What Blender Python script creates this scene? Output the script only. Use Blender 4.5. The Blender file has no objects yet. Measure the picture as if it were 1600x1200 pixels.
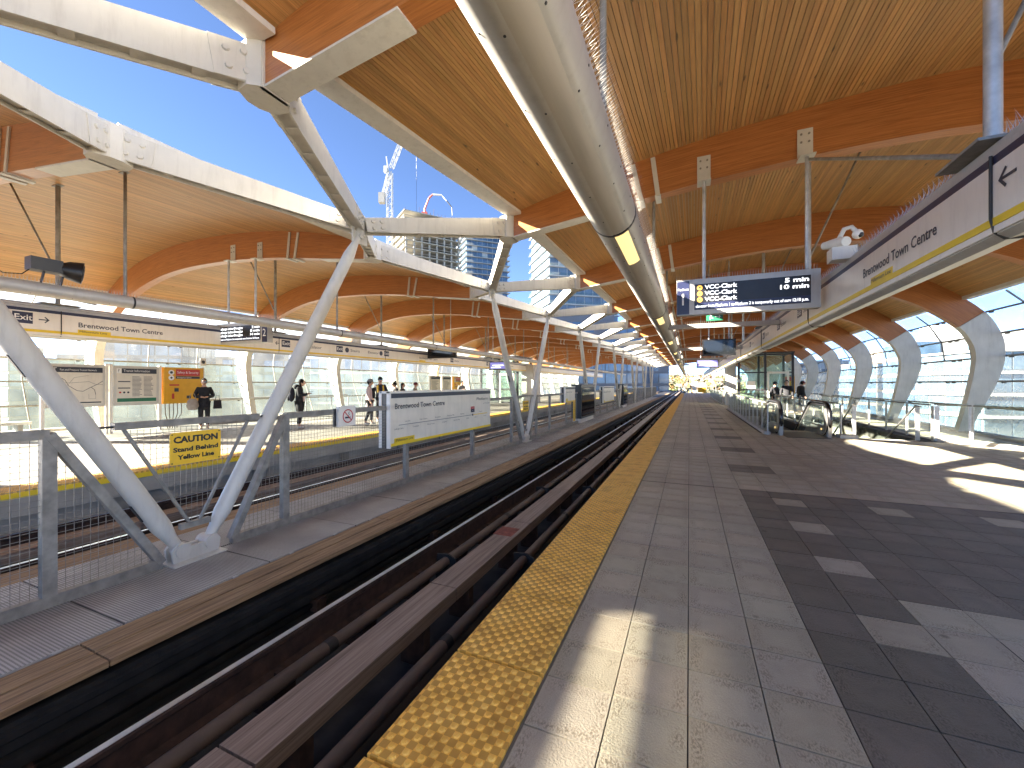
import bpy, bmesh, math, random
from mathutils import Vector, Matrix
random.seed(7)
R = math.radians
scene = bpy.context.scene
COL = scene.collection

# ------------------------------------------------------------------ camera, sky, sun, exposure
cam_d = bpy.data.cameras.new('camera'); cam = bpy.data.objects.new('camera', cam_d); COL.objects.link(cam)
cam.location = (0, 0, 1.5); cam.rotation_euler = (R(90), 0, 0.4052)
cam_d.sensor_width = 36; cam_d.lens = 14.53; cam_d.clip_start = 0.05; cam_d.clip_end = 6000
scene.camera = cam
PHI = R(26.4); EL = R(22.65)                       # the sun stands left of and behind the camera, low
world = bpy.data.worlds.new('World'); scene.world = world; world.use_nodes = True
wn = world.node_tree
sky = wn.nodes.new('ShaderNodeTexSky'); sky.sky_type = 'NISHITA'; sky.sun_disc = False
sky.sun_elevation = EL; sky.sun_rotation = math.atan2(-math.cos(PHI), -math.sin(PHI)) % (2*math.pi)
sky.air_density = 0.27; sky.dust_density = 0.0; sky.ozone_density = 1.8; sky.altitude = 100
wn.links.new(sky.outputs[0], wn.nodes['Background'].inputs[0])
wn.nodes['Background'].inputs[1].default_value = 0.05
sun_d = bpy.data.lights.new('sun', 'SUN'); sun_d.energy = 5.0; sun_d.angle = R(0.55); sun_d.color = (1.0, 0.905, 0.77)
sun = bpy.data.objects.new('sun', sun_d); COL.objects.link(sun)
sun.rotation_euler = Vector((math.cos(PHI)*math.cos(EL), math.sin(PHI)*math.cos(EL), -math.sin(EL))).to_track_quat('-Z', 'Y').to_euler()
vs = scene.view_settings; vs.view_transform = 'Standard'; vs.look = 'None'; vs.exposure = 3.8; vs.gamma = 1.0; vs.use_curve_mapping = False
cy = scene.cycles
cy.max_bounces = 10; cy.diffuse_bounces = 8; cy.glossy_bounces = 3; cy.transmission_bounces = 4; cy.transparent_max_bounces = 16
cy.caustics_reflective = False; cy.caustics_refractive = False; cy.sample_clamp_indirect = 10
cy.use_denoising = True
try: cy.denoiser = 'OPENIMAGEDENOISE'
except Exception: pass

# ------------------------------------------------------------------ materials
M = {}
def nodes(name):
    m = bpy.data.materials.new(name); m.use_nodes = True; M[name] = m
    nt = m.node_tree; b = nt.nodes['Principled BSDF']
    return m, nt, b
def ramp(nt, fac, stops):
    r = nt.nodes.new('ShaderNodeValToRGB'); e = r.color_ramp.elements
    e[0].position, e[0].color = stops[0][0], (*stops[0][1], 1)
    e[1].position, e[1].color = stops[-1][0], (*stops[-1][1], 1)
    for p, c in stops[1:-1]:
        x = e.new(p); x.color = (*c, 1)
    nt.links.new(fac, r.inputs[0]); return r.outputs[0]
def noise(nt, scale, stretch=(1, 1, 1), detail=4, rough=0.55, coord='Object'):
    tc = nt.nodes.new('ShaderNodeTexCoord'); mp = nt.nodes.new('ShaderNodeMapping'); mp.inputs['Scale'].default_value = stretch
    n = nt.nodes.new('ShaderNodeTexNoise'); n.inputs['Scale'].default_value = scale; n.inputs['Detail'].default_value = detail; n.inputs['Roughness'].default_value = rough
    nt.links.new(tc.outputs[coord], mp.inputs[0]); nt.links.new(mp.outputs[0], n.inputs['Vector'])
    return n.outputs['Fac']
def mixc(nt, fac, a, b, mode='MIX'):
    x = nt.nodes.new('ShaderNodeMix'); x.data_type = 'RGBA'; x.blend_type = mode
    for sock, v in ((x.inputs[0], fac), (x.inputs[6], a), (x.inputs[7], b)):
        if hasattr(v, 'is_linked') or hasattr(v, 'links'): nt.links.new(v, sock)
        elif isinstance(v, (int, float)): sock.default_value = v
        else: sock.default_value = (*v, 1)
    return x.outputs[2]
def bump(nt, b, h, s=0.2, d=0.01):
    n = nt.nodes.new('ShaderNodeBump'); n.inputs['Strength'].default_value = s; n.inputs['Distance'].default_value = d
    nt.links.new(h, n.inputs['Height']); nt.links.new(n.outputs[0], b.inputs['Normal'])
def simple(name, c, rough=0.5, metal=0.0, var=0.12, scale=6, bs=0.0, bscale=80, stretch=(1, 1, 1), coat=0, spec=0.5):
    m, nt, b = nodes(name)
    lo = tuple(max(0, x*(1-var)) for x in c); hi = tuple(min(1, x*(1+var)) for x in c)
    n = noise(nt, scale, stretch)
    nt.links.new(ramp(nt, n, [(0.3, lo), (0.7, hi)]), b.inputs['Base Color'])
    b.inputs['Roughness'].default_value = rough; b.inputs['Metallic'].default_value = metal; b.inputs['Specular IOR Level'].default_value = spec
    if coat: b.inputs['Coat Weight'].default_value = coat
    if bs: bump(nt, b, noise(nt, bscale), bs, 0.005)
    return m
def grime(name, amt=0.35):
    nt = M[name].node_tree; b = nt.nodes['Principled BSDF']; src = b.inputs['Base Color'].links[0].from_socket
    geo = nt.nodes.new('ShaderNodeNewGeometry'); mp = nt.nodes.new('ShaderNodeMapping'); mp.inputs['Scale'].default_value = (7, 7, 0.9); nt.links.new(geo.outputs['Position'], mp.inputs[0])
    n = nt.nodes.new('ShaderNodeTexNoise'); n.inputs['Scale'].default_value = 1.6; n.inputs['Detail'].default_value = 7; n.inputs['Roughness'].default_value = 0.7; nt.links.new(mp.outputs[0], n.inputs['Vector'])
    f = ramp(nt, n.outputs['Fac'], [(0.50, (0, 0, 0)), (0.80, (amt, amt, amt))])
    nt.links.new(mixc(nt, f, src, (0.22, 0.19, 0.15)), b.inputs['Base Color'])
def emit(name, c, s):
    m, nt, b = nodes(name)
    b.inputs['Base Color'].default_value = (*[x*0.3 for x in c], 1); b.inputs['Emission Color'].default_value = (*c, 1); b.inputs['Emission Strength'].default_value = s
    return m
def tint(nt, col):           # per-plank tint stored on the mesh as real plank colour
    a = nt.nodes.new('ShaderNodeAttribute'); a.attribute_name = 'tint'
    return mixc(nt, 1.0, col, a.outputs['Color'], 'MULTIPLY')

def wood(name, c, dark, along=(14, 0.7, 14), knots=True, rough=0.45, coat=0.0):
    m, nt, b = nodes(name)
    g = noise(nt, 3.0, along, 6, 0.65)
    col = ramp(nt, g, [(0.28, dark), (0.5, c), (0.75, tuple(min(1, x*1.18) for x in c))])
    if knots:
        tc = nt.nodes.new('ShaderNodeTexCoord'); mp = nt.nodes.new('ShaderNodeMapping'); mp.inputs['Scale'].default_value = (7, 1.7, 7)
        v = nt.nodes.new('ShaderNodeTexVoronoi'); v.inputs['Scale'].default_value = 1.0
        nt.links.new(tc.outputs['Object'], mp.inputs[0]); nt.links.new(mp.outputs[0], v.inputs['Vector'])
        k = ramp(nt, v.outputs['Distance'], [(0.07, (1, 1, 1)), (0.14, (0, 0, 0))])
        k2 = noise(nt, 9.0, (1, 0.4, 1)); k2 = ramp(nt, k2, [(0.47, (0, 0, 0)), (0.53, (1, 1, 1))])
        kk = mixc(nt, 1.0, k, k2, 'MULTIPLY')
        col = mixc(nt, kk, col, tuple(x*0.22 for x in c))
    col = tint(nt, col)
    nt.links.new(col, b.inputs['Base Color']); b.inputs['Roughness'].default_value = rough
    bump(nt, b, g, 0.15, 0.004)
    if coat: b.inputs['Coat Weight'].default_value = coat; b.inputs['Coat Roughness'].default_value = 0.3
    return m
wood('ceiling_wood', (0.44, 0.235, 0.084), (0.31, 0.152, 0.047), (22, 0.55, 22))
# glulam: laminations follow the arch (uv v runs across the depth)
def glulam():
    m, nt, b = nodes('glulam')
    tc = nt.nodes.new('ShaderNodeTexCoord'); mp = nt.nodes.new('ShaderNodeMapping'); mp.inputs['Scale'].default_value = (0.9, 26, 1)
    n = nt.nodes.new('ShaderNodeTexNoise'); n.inputs['Scale'].default_value = 2.0; n.inputs['Detail'].default_value = 6; n.inputs['Roughness'].default_value = 0.7
    nt.links.new(tc.outputs['UV'], mp.inputs[0]); nt.links.new(mp.outputs[0], n.inputs['Vector'])
    mp2 = nt.nodes.new('ShaderNodeMapping'); mp2.inputs['Scale'].default_value = (0.6, 22, 1); w = nt.nodes.new('ShaderNodeTexBrick')
    w.inputs['Scale'].default_value = 1.0; w.inputs['Mortar Size'].default_value = 0.0; w.inputs['Color1'].default_value = (0.86, 0.86, 0.86, 1); w.inputs['Color2'].default_value = (1, 1, 1, 1); w.inputs['Mortar'].default_value = (0.6, 0.55, 0.5, 1)
    w.inputs['Brick Width'].default_value = 1.4; w.inputs['Row Height'].default_value = 1.0
    nt.links.new(tc.outputs['UV'], mp2.inputs[0]); nt.links.new(mp2.outputs[0], w.inputs['Vector'])
    col = ramp(nt, n.outputs['Fac'], [(0.3, (0.24, 0.082, 0.020)), (0.5, (0.42, 0.155, 0.042)), (0.72, (0.52, 0.22, 0.068))])
    col = mixc(nt, 1.0, col, w.outputs['Color'], 'MULTIPLY')
    nt.links.new(col, b.inputs['Base Color']); b.inputs['Roughness'].default_value = 0.38
    bump(nt, b, n.outputs['Fac'], 0.1, 0.003)
glulam()
simple('white_steel', (0.56, 0.535, 0.475), 0.42, 0, 0.05, 5, 0.06, 160)
simple('white_paint', (0.62, 0.60, 0.55), 0.45, 0, 0.04, 4)
simple('column_paint', (0.60, 0.58, 0.53), 0.5, 0, 0.08, 3, 0.05, 60)
simple('galvanised', (0.25, 0.232, 0.20), 0.55, 0.2, 0.3, 9, 0.08, 40)
simple('galv_light', (0.42, 0.42, 0.41), 0.45, 0.5, 0.2, 9)
simple('aluminium', (0.47, 0.455, 0.415), 0.42, 0.2, 0.08, 4, 0, 80, (1, 0.3, 1))
simple('dark_metal', (0.035, 0.035, 0.038), 0.45, 0.3, 0.3)
simple('black_paint', (0.012, 0.012, 0.013), 0.35, 0, 0.3)
simple('navy', (0.018, 0.022, 0.06), 0.35, 0, 0.1)
simple('sign_white', (0.82, 0.775, 0.69), 0.3, 0, 0.03, 3, 0, 80, (1, 1, 1))
simple('sign_cream', (0.74, 0.69, 0.585), 0.35, 0, 0.06, 3)
simple('sign_yellow', (0.80, 0.56, 0.02), 0.4, 0, 0.06)
simple('caution_yellow', (0.86, 0.52, 0.02), 0.45, 0, 0.08, 9)
simple('sign_red', (0.50, 0.04, 0.035), 0.4, 0, 0.1)
simple('sign_green', (0.02, 0.16, 0.08), 0.4, 0, 0.1)
simple('letter_dark', (0.03, 0.034, 0.05), 0.4, 0, 0.1)
simple('letter_grey', (0.13, 0.13, 0.13), 0.4, 0, 0.1)
simple('letter_white', (0.85, 0.85, 0.83), 0.4, 0, 0.02)
simple('concrete', (0.30, 0.285, 0.255), 0.85, 0, 0.25, 1.3, 0.2, 50)
simple('concrete_pale', (0.50, 0.475, 0.42), 0.85, 0, 0.15, 2.0, 0.15, 60)
simple('concrete_stained', (0.25, 0.235, 0.205), 0.9, 0, 0.45, 1.2, 0.2, 40, (1, 1, 0.35))
simple('track_bed', (0.035, 0.030, 0.027), 0.95, 0, 0.5, 3, 0.4, 40)
simple('rail_steel', (0.60, 0.66, 0.76), 0.32, 0.8, 0.15, 6)
simple('rail_rust', (0.040, 0.021, 0.015), 0.85, 0.1, 0.5, 12, 0.3, 60)
simple('power_rail', (0.018, 0.017, 0.016), 0.6, 0.2, 0.5, 6, 0.2, 60)
simple('pipe', (0.095, 0.070, 0.055), 0.6, 0.1, 0.35, 5, 0.15, 60, (1, 0.3, 1))
simple('city_ground', (0.13, 0.125, 0.115), 0.95, 0, 0.5, 0.05); simple('asphalt', (0.12, 0.12, 0.12), 0.9, 0, 0.2, 0.5); simple('rubber', (0.012, 0.012, 0.012), 0.6)
simple('grout', (0.06, 0.056, 0.05), 0.95, 0, 0.3, 20)
simple('roof_metal', (0.5, 0.5, 0.5), 0.5, 0.2, 0.1)
simple('paint_red', (0.22, 0.06, 0.04), 0.8, 0, 0.4, 14)
simple('glass_dark', (0.010, 0.012, 0.014), 0.06, 0, 0.1)
simple('handrail_black', (0.008, 0.008, 0.009), 0.22, 0, 0.1)
simple('stainless', (0.50, 0.49, 0.47), 0.3, 0.85, 0.1, 5)
simple('cabinet_yellow', (0.72, 0.38, 0.015), 0.4, 0, 0.05)
for nm in ('white_steel', 'column_paint', 'galvanised', 'aluminium', 'concrete_pale'): grime(nm)
for nm in ('sign_white', 'sign_cream', 'caution_yellow'): grime(nm, 0.18)
emit('led_white', (0.95, 0.97, 1.0), 0.17); emit('led_amber', (1.0, 0.50, 0.08), 0.12); emit('screen_blue', (0.25, 0.24, 0.60), 0.08)
emit('lamp_lens', (1.0, 0.70, 0.27), 0.115)
simple('lens_frosted', (0.40, 0.37, 0.32), 0.35, 0, 0.25, 2, 0, 80, (3, 0.25, 3))

def tile(name, c, var=0.10, bs=0.35):
    m, nt, b = nodes(name)
    big = noise(nt, 0.9, (1, 1, 1), 3, 0.6, 'Generated' if False else 'Object')
    fine = noise(nt, 260, (1, 1, 1), 2, 0.6)
    geo = nt.nodes.new('ShaderNodeNewGeometry')
    blot = nt.nodes.new('ShaderNodeTexNoise'); blot.inputs['Scale'].default_value = 5.0; blot.inputs['Detail'].default_value = 6; blot.inputs['Roughness'].default_value = 0.7
    nt.links.new(geo.outputs['Position'], blot.inputs['Vector'])
    c1 = ramp(nt, blot.outputs['Fac'], [(0.25, tuple(x*(1-var*1.6) for x in c)), (0.5, c), (0.8, tuple(x*(1+var) for x in c))])
    c2 = ramp(nt, fine, [(0.3, (0.80, 0.80, 0.80)), (0.7, (1.12, 1.12, 1.12))])
    col = mixc(nt, 1.0, c1, c2, 'MULTIPLY')
    sx = nt.nodes.new('ShaderNodeSeparateXYZ'); nt.links.new(geo.outputs['Position'], sx.inputs[0]); ab = []
    def mth(op, a, v=None):
        n_ = nt.nodes.new('ShaderNodeMath'); n_.operation = op; nt.links.new(a, n_.inputs[0])
        if v is not None:
            if isinstance(v, float): n_.inputs[1].default_value = v
            else: nt.links.new(v, n_.inputs[1])
        return n_.outputs[0]
    for ax, o_ in ((0, -0.006), (1, 2.03)):
        q = mth('FRACT', mth('DIVIDE', mth('ADD', sx.outputs[ax], -o_+33.35), 0.3335)); ab.append(mth('ABSOLUTE', mth('ADD', q, -0.5)))
    ring = ramp(nt, mth('MULTIPLY', mth('MAXIMUM', ab[0], ab[1]), 2.0), [(0.50, (0, 0, 0)), (0.74, (1, 1, 1)), (0.90, (0.8, 0.8, 0.8)), (0.97, (0, 0, 0))])
    spk = nt.nodes.new('ShaderNodeTexNoise'); spk.inputs['Scale'].default_value = 120; spk.inputs['Detail'].default_value = 2
    mpk = nt.nodes.new('ShaderNodeMapping'); mpk.inputs['Scale'].default_value = (1.0, 0.45, 1.0); mpk.inputs['Rotation'].default_value = (0, 0, 0.6); nt.links.new(geo.outputs['Position'], mpk.inputs[0]); nt.links.new(mpk.outputs[0], spk.inputs['Vector'])
    spc = ramp(nt, spk.outputs['Fac'], [(0.47, (0, 0, 0)), (0.56, (1, 1, 1))])
    pat = ramp(nt, blot.outputs['Fac'], [(0.40, (0, 0, 0)), (0.58, (1, 1, 1))])
    wear = mixc(nt, 1.0, mixc(nt, 1.0, ring, spc, 'MULTIPLY'), pat, 'MULTIPLY')
    col = mixc(nt, wear, col, mixc(nt, 1.0, col, (0.52, 0.49, 0.45), 'MULTIPLY'))
    st = nt.nodes.new('ShaderNodeTexVoronoi'); st.inputs['Scale'].default_value = 1.9; nt.links.new(geo.outputs['Position'], st.inputs['Vector'])
    spot = ramp(nt, st.outputs['Distance'], [(0.030, (0.55, 0.53, 0.50)), (0.055, (1, 1, 1))]); col = mixc(nt, 1.0, col, spot, 'MULTIPLY')
    big2 = nt.nodes.new('ShaderNodeTexNoise'); big2.inputs['Scale'].default_value = 0.8; big2.inputs['Detail'].default_value = 5; nt.links.new(geo.outputs['Position'], big2.inputs['Vector'])
    col = mixc(nt, 1.0, col, ramp(nt, big2.outputs['Fac'], [(0.3, (0.82, 0.81, 0.80)), (0.65, (1.06, 1.06, 1.06))]), 'MULTIPLY')
    col = tint(nt, col)
    nt.links.new(col, b.inputs['Base Color']); b.inputs['Roughness'].default_value = 0.58
    w = nt.nodes.new('ShaderNodeTexNoise'); w.inputs['Scale'].default_value = 95; w.inputs['Detail'].default_value = 3
    nt.links.new(geo.outputs['Position'], w.inputs['Vector'])
    bump(nt, b, w.outputs['Fac'], 0.7, 0.006)
    return m
tile('tile_light', (0.45, 0.405, 0.30)); tile('tile_dark', (0.168, 0.148, 0.112), 0.2)
tile('tile_far', (0.22, 0.207, 0.18), 0.15)
def tactile():
    m, nt, b = nodes('tactile_yellow')
    geo = nt.nodes.new('ShaderNodeNewGeometry')
    n = nt.nodes.new('ShaderNodeTexNoise'); n.inputs['Scale'].default_value = 6; n.inputs['Detail'].default_value = 6
    nt.links.new(geo.outputs['Position'], n.inputs['Vector'])
    col = ramp(nt, n.outputs['Fac'], [(0.28, (0.62, 0.33, 0.045)), (0.5, (0.86, 0.49, 0.075)), (0.75, (0.92, 0.56, 0.11))])
    tc = nt.nodes.new('ShaderNodeTexCoord'); mp = nt.nodes.new('ShaderNodeMapping'); dx, dy = 0.438/12, 0.638/17
    mp.inputs['Scale'].default_value = (1/dx, 1/dy, 0); mp.inputs['Location'].default_value = (0.5-0.035/dx, 0.5-0.035/dy, 0.5)
    cc = nt.nodes.new('ShaderNodeTexChecker'); cc.inputs['Scale'].default_value = 1.0; nt.links.new(tc.outputs['Object'], mp.inputs[0]); nt.links.new(mp.outputs[0], cc.inputs['Vector'])
    shade = ramp(nt, cc.outputs['Fac'], [(0.4, (1, 1, 1)), (0.6, (0.66, 0.62, 0.62))]); col = mixc(nt, 1.0, col, shade, 'MULTIPLY')
    nt.links.new(col, b.inputs['Base Color']); b.inputs['Roughness'].default_value = 0.5
    ck = nt.nodes.new('ShaderNodeTexWave'); ck.inputs['Scale'].default_value = 55; ck.bands_direction = 'Y'
    nt.links.new(geo.outputs['Position'], ck.inputs['Vector']); bump(nt, b, ck.outputs['Fac'], 0.25, 0.003)
tactile()
def timber():
    m, nt, b = nodes('timber')
    geo = nt.nodes.new('ShaderNodeNewGeometry'); mp = nt.nodes.new('ShaderNodeMapping'); mp.inputs['Scale'].default_value = (16, 0.7, 16)
    n = nt.nodes.new('ShaderNodeTexNoise'); n.inputs['Scale'].default_value = 2.2; n.inputs['Detail'].default_value = 7; n.inputs['Roughness'].default_value = 0.7
    nt.links.new(geo.outputs['Position'], mp.inputs[0]); nt.links.new(mp.outputs[0], n.inputs['Vector'])
    col = ramp(nt, n.outputs['Fac'], [(0.3, (0.11, 0.066, 0.033)), (0.5, (0.28, 0.175, 0.088)), (0.75, (0.50, 0.34, 0.18))])
    nt.links.new(col, b.inputs['Base Color']); b.inputs['Roughness'].default_value = 0.8
    bump(nt, b, n.outputs['Fac'], 0.5, 0.01)
timber()
def reaction():
    m, nt, b = nodes('reaction_plate')
    geo = nt.nodes.new('ShaderNodeNewGeometry'); mp = nt.nodes.new('ShaderNodeMapping'); mp.inputs['Scale'].default_value = (18, 0.5, 18)
    n = nt.nodes.new('ShaderNodeTexNoise'); n.inputs['Scale'].default_value = 2.0; n.inputs['Detail'].default_value = 7; n.inputs['Roughness'].default_value = 0.7
    nt.links.new(geo.outputs['Position'], mp.inputs[0]); nt.links.new(mp.outputs[0], n.inputs['Vector'])
    col = ramp(nt, n.outputs['Fac'], [(0.3, (0.13, 0.088, 0.066)), (0.5, (0.26, 0.195, 0.155)), (0.75, (0.40, 0.33, 0.28))])
    nt.links.new(col, b.inputs['Base Color']); b.inputs['Roughness'].default_value = 0.55; b.inputs['Metallic'].default_value = 0.25
reaction()
def grating():
    m, nt, b = nodes('grating')
    geo = nt.nodes.new('ShaderNodeNewGeometry')
    mp = nt.nodes.new('ShaderNodeMapping'); mp.inputs['Scale'].default_value = (1, 1, 0)
    nt.links.new(geo.outputs['Position'], mp.inputs[0])
    w = nt.nodes.new('ShaderNodeTexWave'); w.bands_direction = 'Y'; w.inputs['Scale'].default_value = 15; w.inputs['Distortion'].default_value = 0.0
    w2 = nt.nodes.new('ShaderNodeTexWave'); w2.bands_direction = 'X'; w2.inputs['Scale'].default_value = 20; w2.inputs['Phase Offset'].default_value = 1.0
    for x in (w, w2): nt.links.new(mp.outputs[0], x.inputs['Vector'])
    f = mixc(nt, 1.0, w.outputs['Color'], w2.outputs['Color'], 'MULTIPLY')
    n = nt.nodes.new('ShaderNodeTexNoise'); n.inputs['Scale'].default_value = 1.6; n.inputs['Detail'].default_value = 6
    nt.links.new(geo.outputs['Position'], n.inputs['Vector'])
    base = ramp(nt, n.outputs['Fac'], [(0.3, (0.30, 0.285, 0.27)), (0.7, (0.50, 0.475, 0.445))])
    hole = ramp(nt, f, [(0.30, (0, 0, 0)), (0.55, (1, 1, 1))])
    col = mixc(nt, hole, base, (0.055, 0.052, 0.05))
    nt.links.new(col, b.inputs['Base Color']); b.inputs['Roughness'].default_value = 0.55; b.inputs['Metallic'].default_value = 0.3
    bump(nt, b, f, 0.5, 0.006)
grating()
def glass(name, tintc, dirt, dirtc=(0.8, 0.82, 0.78), gloss=0.03, ior=1.18):
    m = bpy.data.materials.new(name); m.use_nodes = True; M[name] = m; nt = m.node_tree; nt.nodes.clear()
    out = nt.nodes.new('ShaderNodeOutputMaterial'); tr = nt.nodes.new('ShaderNodeBsdfTransparent'); tr.inputs[0].default_value = (*tintc, 1)
    gl = nt.nodes.new('ShaderNodeBsdfGlossy'); gl.inputs['Roughness'].default_value = gloss
    lw = nt.nodes.new('ShaderNodeLayerWeight'); lw.inputs[0].default_value = 0.5
    pw = nt.nodes.new('ShaderNodeMath'); pw.operation = 'POWER'; pw.inputs[1].default_value = 5.0; nt.links.new(lw.outputs['Facing'], pw.inputs[0])
    fr = nt.nodes.new('ShaderNodeMath'); fr.operation = 'MULTIPLY_ADD'; fr.inputs[1].default_value = 0.45; fr.inputs[2].default_value = 0.02; nt.links.new(pw.outputs[0], fr.inputs[0])
    mx = nt.nodes.new('ShaderNodeMixShader'); nt.links.new(fr.outputs[0], mx.inputs[0]); nt.links.new(tr.outputs[0], mx.inputs[1]); nt.links.new(gl.outputs[0], mx.inputs[2])
    last = mx.outputs[0]
    if dirt:
        tl = nt.nodes.new('ShaderNodeBsdfTranslucent'); tl.inputs[0].default_value = (*dirtc, 1)
        df = nt.nodes.new('ShaderNodeBsdfDiffuse'); df.inputs[0].default_value = (*dirtc, 1)
        ad = nt.nodes.new('ShaderNodeMixShader'); ad.inputs[0].default_value = 0.22; nt.links.new(tl.outputs[0], ad.inputs[1]); nt.links.new(df.outputs[0], ad.inputs[2])
        geo = nt.nodes.new('ShaderNodeNewGeometry'); n = nt.nodes.new('ShaderNodeTexNoise'); n.inputs['Scale'].default_value = 1.1; n.inputs['Detail'].default_value = 5; n.inputs['Roughness'].default_value = 0.65
        nt.links.new(geo.outputs['Position'], n.inputs['Vector'])
        mr = nt.nodes.new('ShaderNodeMapRange'); mr.inputs[1].default_value = 0.3; mr.inputs[2].default_value = 0.7; mr.inputs[3].default_value = dirt*0.6; mr.inputs[4].default_value = min(1, dirt*1.4)
        nt.links.new(n.outputs['Fac'], mr.inputs[0])
        m2 = nt.nodes.new('ShaderNodeMixShader'); nt.links.new(mr.outputs[0], m2.inputs[0]); nt.links.new(last, m2.inputs[1]); nt.links.new(ad.outputs[0], m2.inputs[2]); last = m2.outputs[0]
    nt.links.new(last, out.inputs[0]); return m
glass('glass_clear', (0.96, 0.98, 0.98), 0.05); glass('glass_wall', (0.96, 0.98, 0.97), 0.04, (0.5, 0.5, 0.47)); glass('glass_frosted', (0.95, 0.97, 0.95), 0.26, (0.85, 0.83, 0.74))
glass('glass_fritted', (0.95, 0.98, 0.95), 0.22, (0.50, 0.50, 0.46)); glass('glass_dusty', (0.90, 0.95, 0.92), 0.12, (0.27, 0.29, 0.26)); glass('glass_slot_dimmer', (0.27, 0.26, 0.24), 0.10, (0.4, 0.4, 0.38)); glass('glass_green', (0.86, 0.94, 0.90), 0.08, (0.6, 0.7, 0.65)); glass('glass_rail', (0.93, 0.97, 0.95), 0.04, ior=1.3)

# ------------------------------------------------------------------ mesh helpers
class MB:
    def __init__(s): s.v = []; s.f = []; s.t = []; s.uv = None; s.c = None
    def quad(s, a, b, c, d): n = len(s.v); s.v += [tuple(a), tuple(b), tuple(c), tuple(d)]; s.f.append((n, n+1, n+2, n+3))
    def hexa(s, p, skip=()):     # p: 8 points, 0-3 bottom ring, 4-7 top ring
        n = len(s.v); s.v += [tuple(q) for q in p]
        fs = [(0, 3, 2, 1), (4, 5, 6, 7), (0, 1, 5, 4), (1, 2, 6, 5), (2, 3, 7, 6), (3, 0, 4, 7)]
        for i, f in enumerate(fs):
            if i not in skip: s.f.append(tuple(n+k for k in f))
        return s
    def box(s, x0, x1, y0, y1, z0, z1):
        return s.hexa([(x0, y0, z0), (x1, y0, z0), (x1, y1, z0), (x0, y1, z0), (x0, y0, z1), (x1, y0, z1), (x1, y1, z1), (x0, y1, z1)])
    def beam(s, a, b, w, h, up=(0, 0, 1), w2=None, h2=None):     # box between two points, w across, h along up
        a = Vector(a); b = Vector(b); d = (b-a).normalized(); up = Vector(up)
        if abs(d.dot(up)) > 0.99: up = Vector((0, 1, 0))
        sd = d.cross(up).normalized(); u = sd.cross(d).normalized()
        w2 = w if w2 is None else w2; h2 = h if h2 is None else h2
        P = []
        for p, ww, hh in ((a, w, h), (b, w2, h2)):
            P += [p-sd*ww/2-u*hh/2, p+sd*ww/2-u*hh/2, p+sd*ww/2+u*hh/2, p-sd*ww/2+u*hh/2]
        return s.hexa(P)
    def tube(s, pts, r, n=8, caps=True, smooth=True):
        pts = [Vector(p) for p in pts]; rs = r if isinstance(r, (list, tuple)) else [r]*len(pts)
        base = len(s.v); prev = None
        for i, p in enumerate(pts):
            d = (pts[min(i+1, len(pts)-1)]-pts[max(i-1, 0)]).normalized()
            if prev is None:
                u = Vector((0, 0, 1)) if abs(d.z) < 0.9 else Vector((1, 0, 0))
            else: u = prev
            sd = d.cross(u).normalized(); u = sd.cross(d).normalized(); prev = u
            for k in range(n):
                a = 2*math.pi*k/n; s.v.append(tuple(p+(sd*math.cos(a)+u*math.sin(a))*rs[i]))
        for i in range(len(pts)-1):
            for k in range(n):
                k2 = (k+1) % n; s.f.append((base+i*n+k, base+i*n+k2, base+(i+1)*n+k2, base+(i+1)*n+k))
        if caps:
            s.f.append(tuple(base+k for k in range(n-1, -1, -1))); s.f.append(tuple(base+(len(pts)-1)*n+k for k in range(n)))
        return s
    def prism(s, prof, axis, a0, a1):   # profile (p,q) extruded along axis: 'y': (x,z), 'x': (y,z), 'z': (x,y)
        n = len(s.v); k = len(prof)
        for a in (a0, a1):
            for p, q in prof:
                s.v.append({'y': (p, a, q), 'x': (a, p, q), 'z': (p, q, a)}[axis])
        for i in range(k): s.f.append((n+i, n+(i+1) % k, n+k+(i+1) % k, n+k+i))
        s.f.append(tuple(n+i for i in range(k-1, -1, -1))); s.f.append(tuple(n+k+i for i in range(k)))
        return s
    def disc(s, c, nrm, r, t, n=12):
        c = Vector(c); nrm = Vector(nrm).normalized(); return s.tube([c, c+nrm*t], r, n)
    def sphere(s, c, r, nu=12, nv=8):
        r = r if isinstance(r, (tuple, list)) else (r, r, r); b = len(s.v)
        for j in range(nv+1):
            t = math.pi*j/nv
            for i in range(nu):
                p = 2*math.pi*i/nu; s.v.append((c[0]+r[0]*math.sin(t)*math.cos(p), c[1]+r[1]*math.sin(t)*math.sin(p), c[2]+r[2]*math.cos(t)))
        for j in range(nv):
            for i in range(nu):
                i2 = (i+1) % nu; s.f.append((b+j*nu+i, b+(j+1)*nu+i, b+(j+1)*nu+i2, b+j*nu+i2))
        return s
    def mesh(s, name, mat, smooth=False, fix=True, angle=40):
        me = bpy.data.meshes.new(name); me.from_pydata(s.v, [], s.f)
        if fix:
            bm = bmesh.new(); bm.from_mesh(me); bmesh.ops.recalc_face_normals(bm, faces=bm.faces); bm.to_mesh(me); bm.free()
        for mm in (mat if isinstance(mat, list) else [mat]): me.materials.append(M[mm])
        if smooth:
            me.polygons.foreach_set('use_smooth', [True]*len(me.polygons)); me.set_sharp_from_angle(angle=R(angle))
        me.update(); return me
    def obj(s, name, mat, parent=None, smooth=False, **k):
        return link(name, s.mesh(name, mat, smooth, **k), parent)
def link(name, me, parent=None):
    o = bpy.data.objects.new(name, me); COL.objects.link(o)
    if parent is not None: o.parent = parent
    return o
def tag(o, label=None, cat=None, group=None, kind=None):
    if label: o['label'] = label
    if cat: o['category'] = cat
    if group: o['group'] = group
    if kind: o['kind'] = kind
    return o
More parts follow.
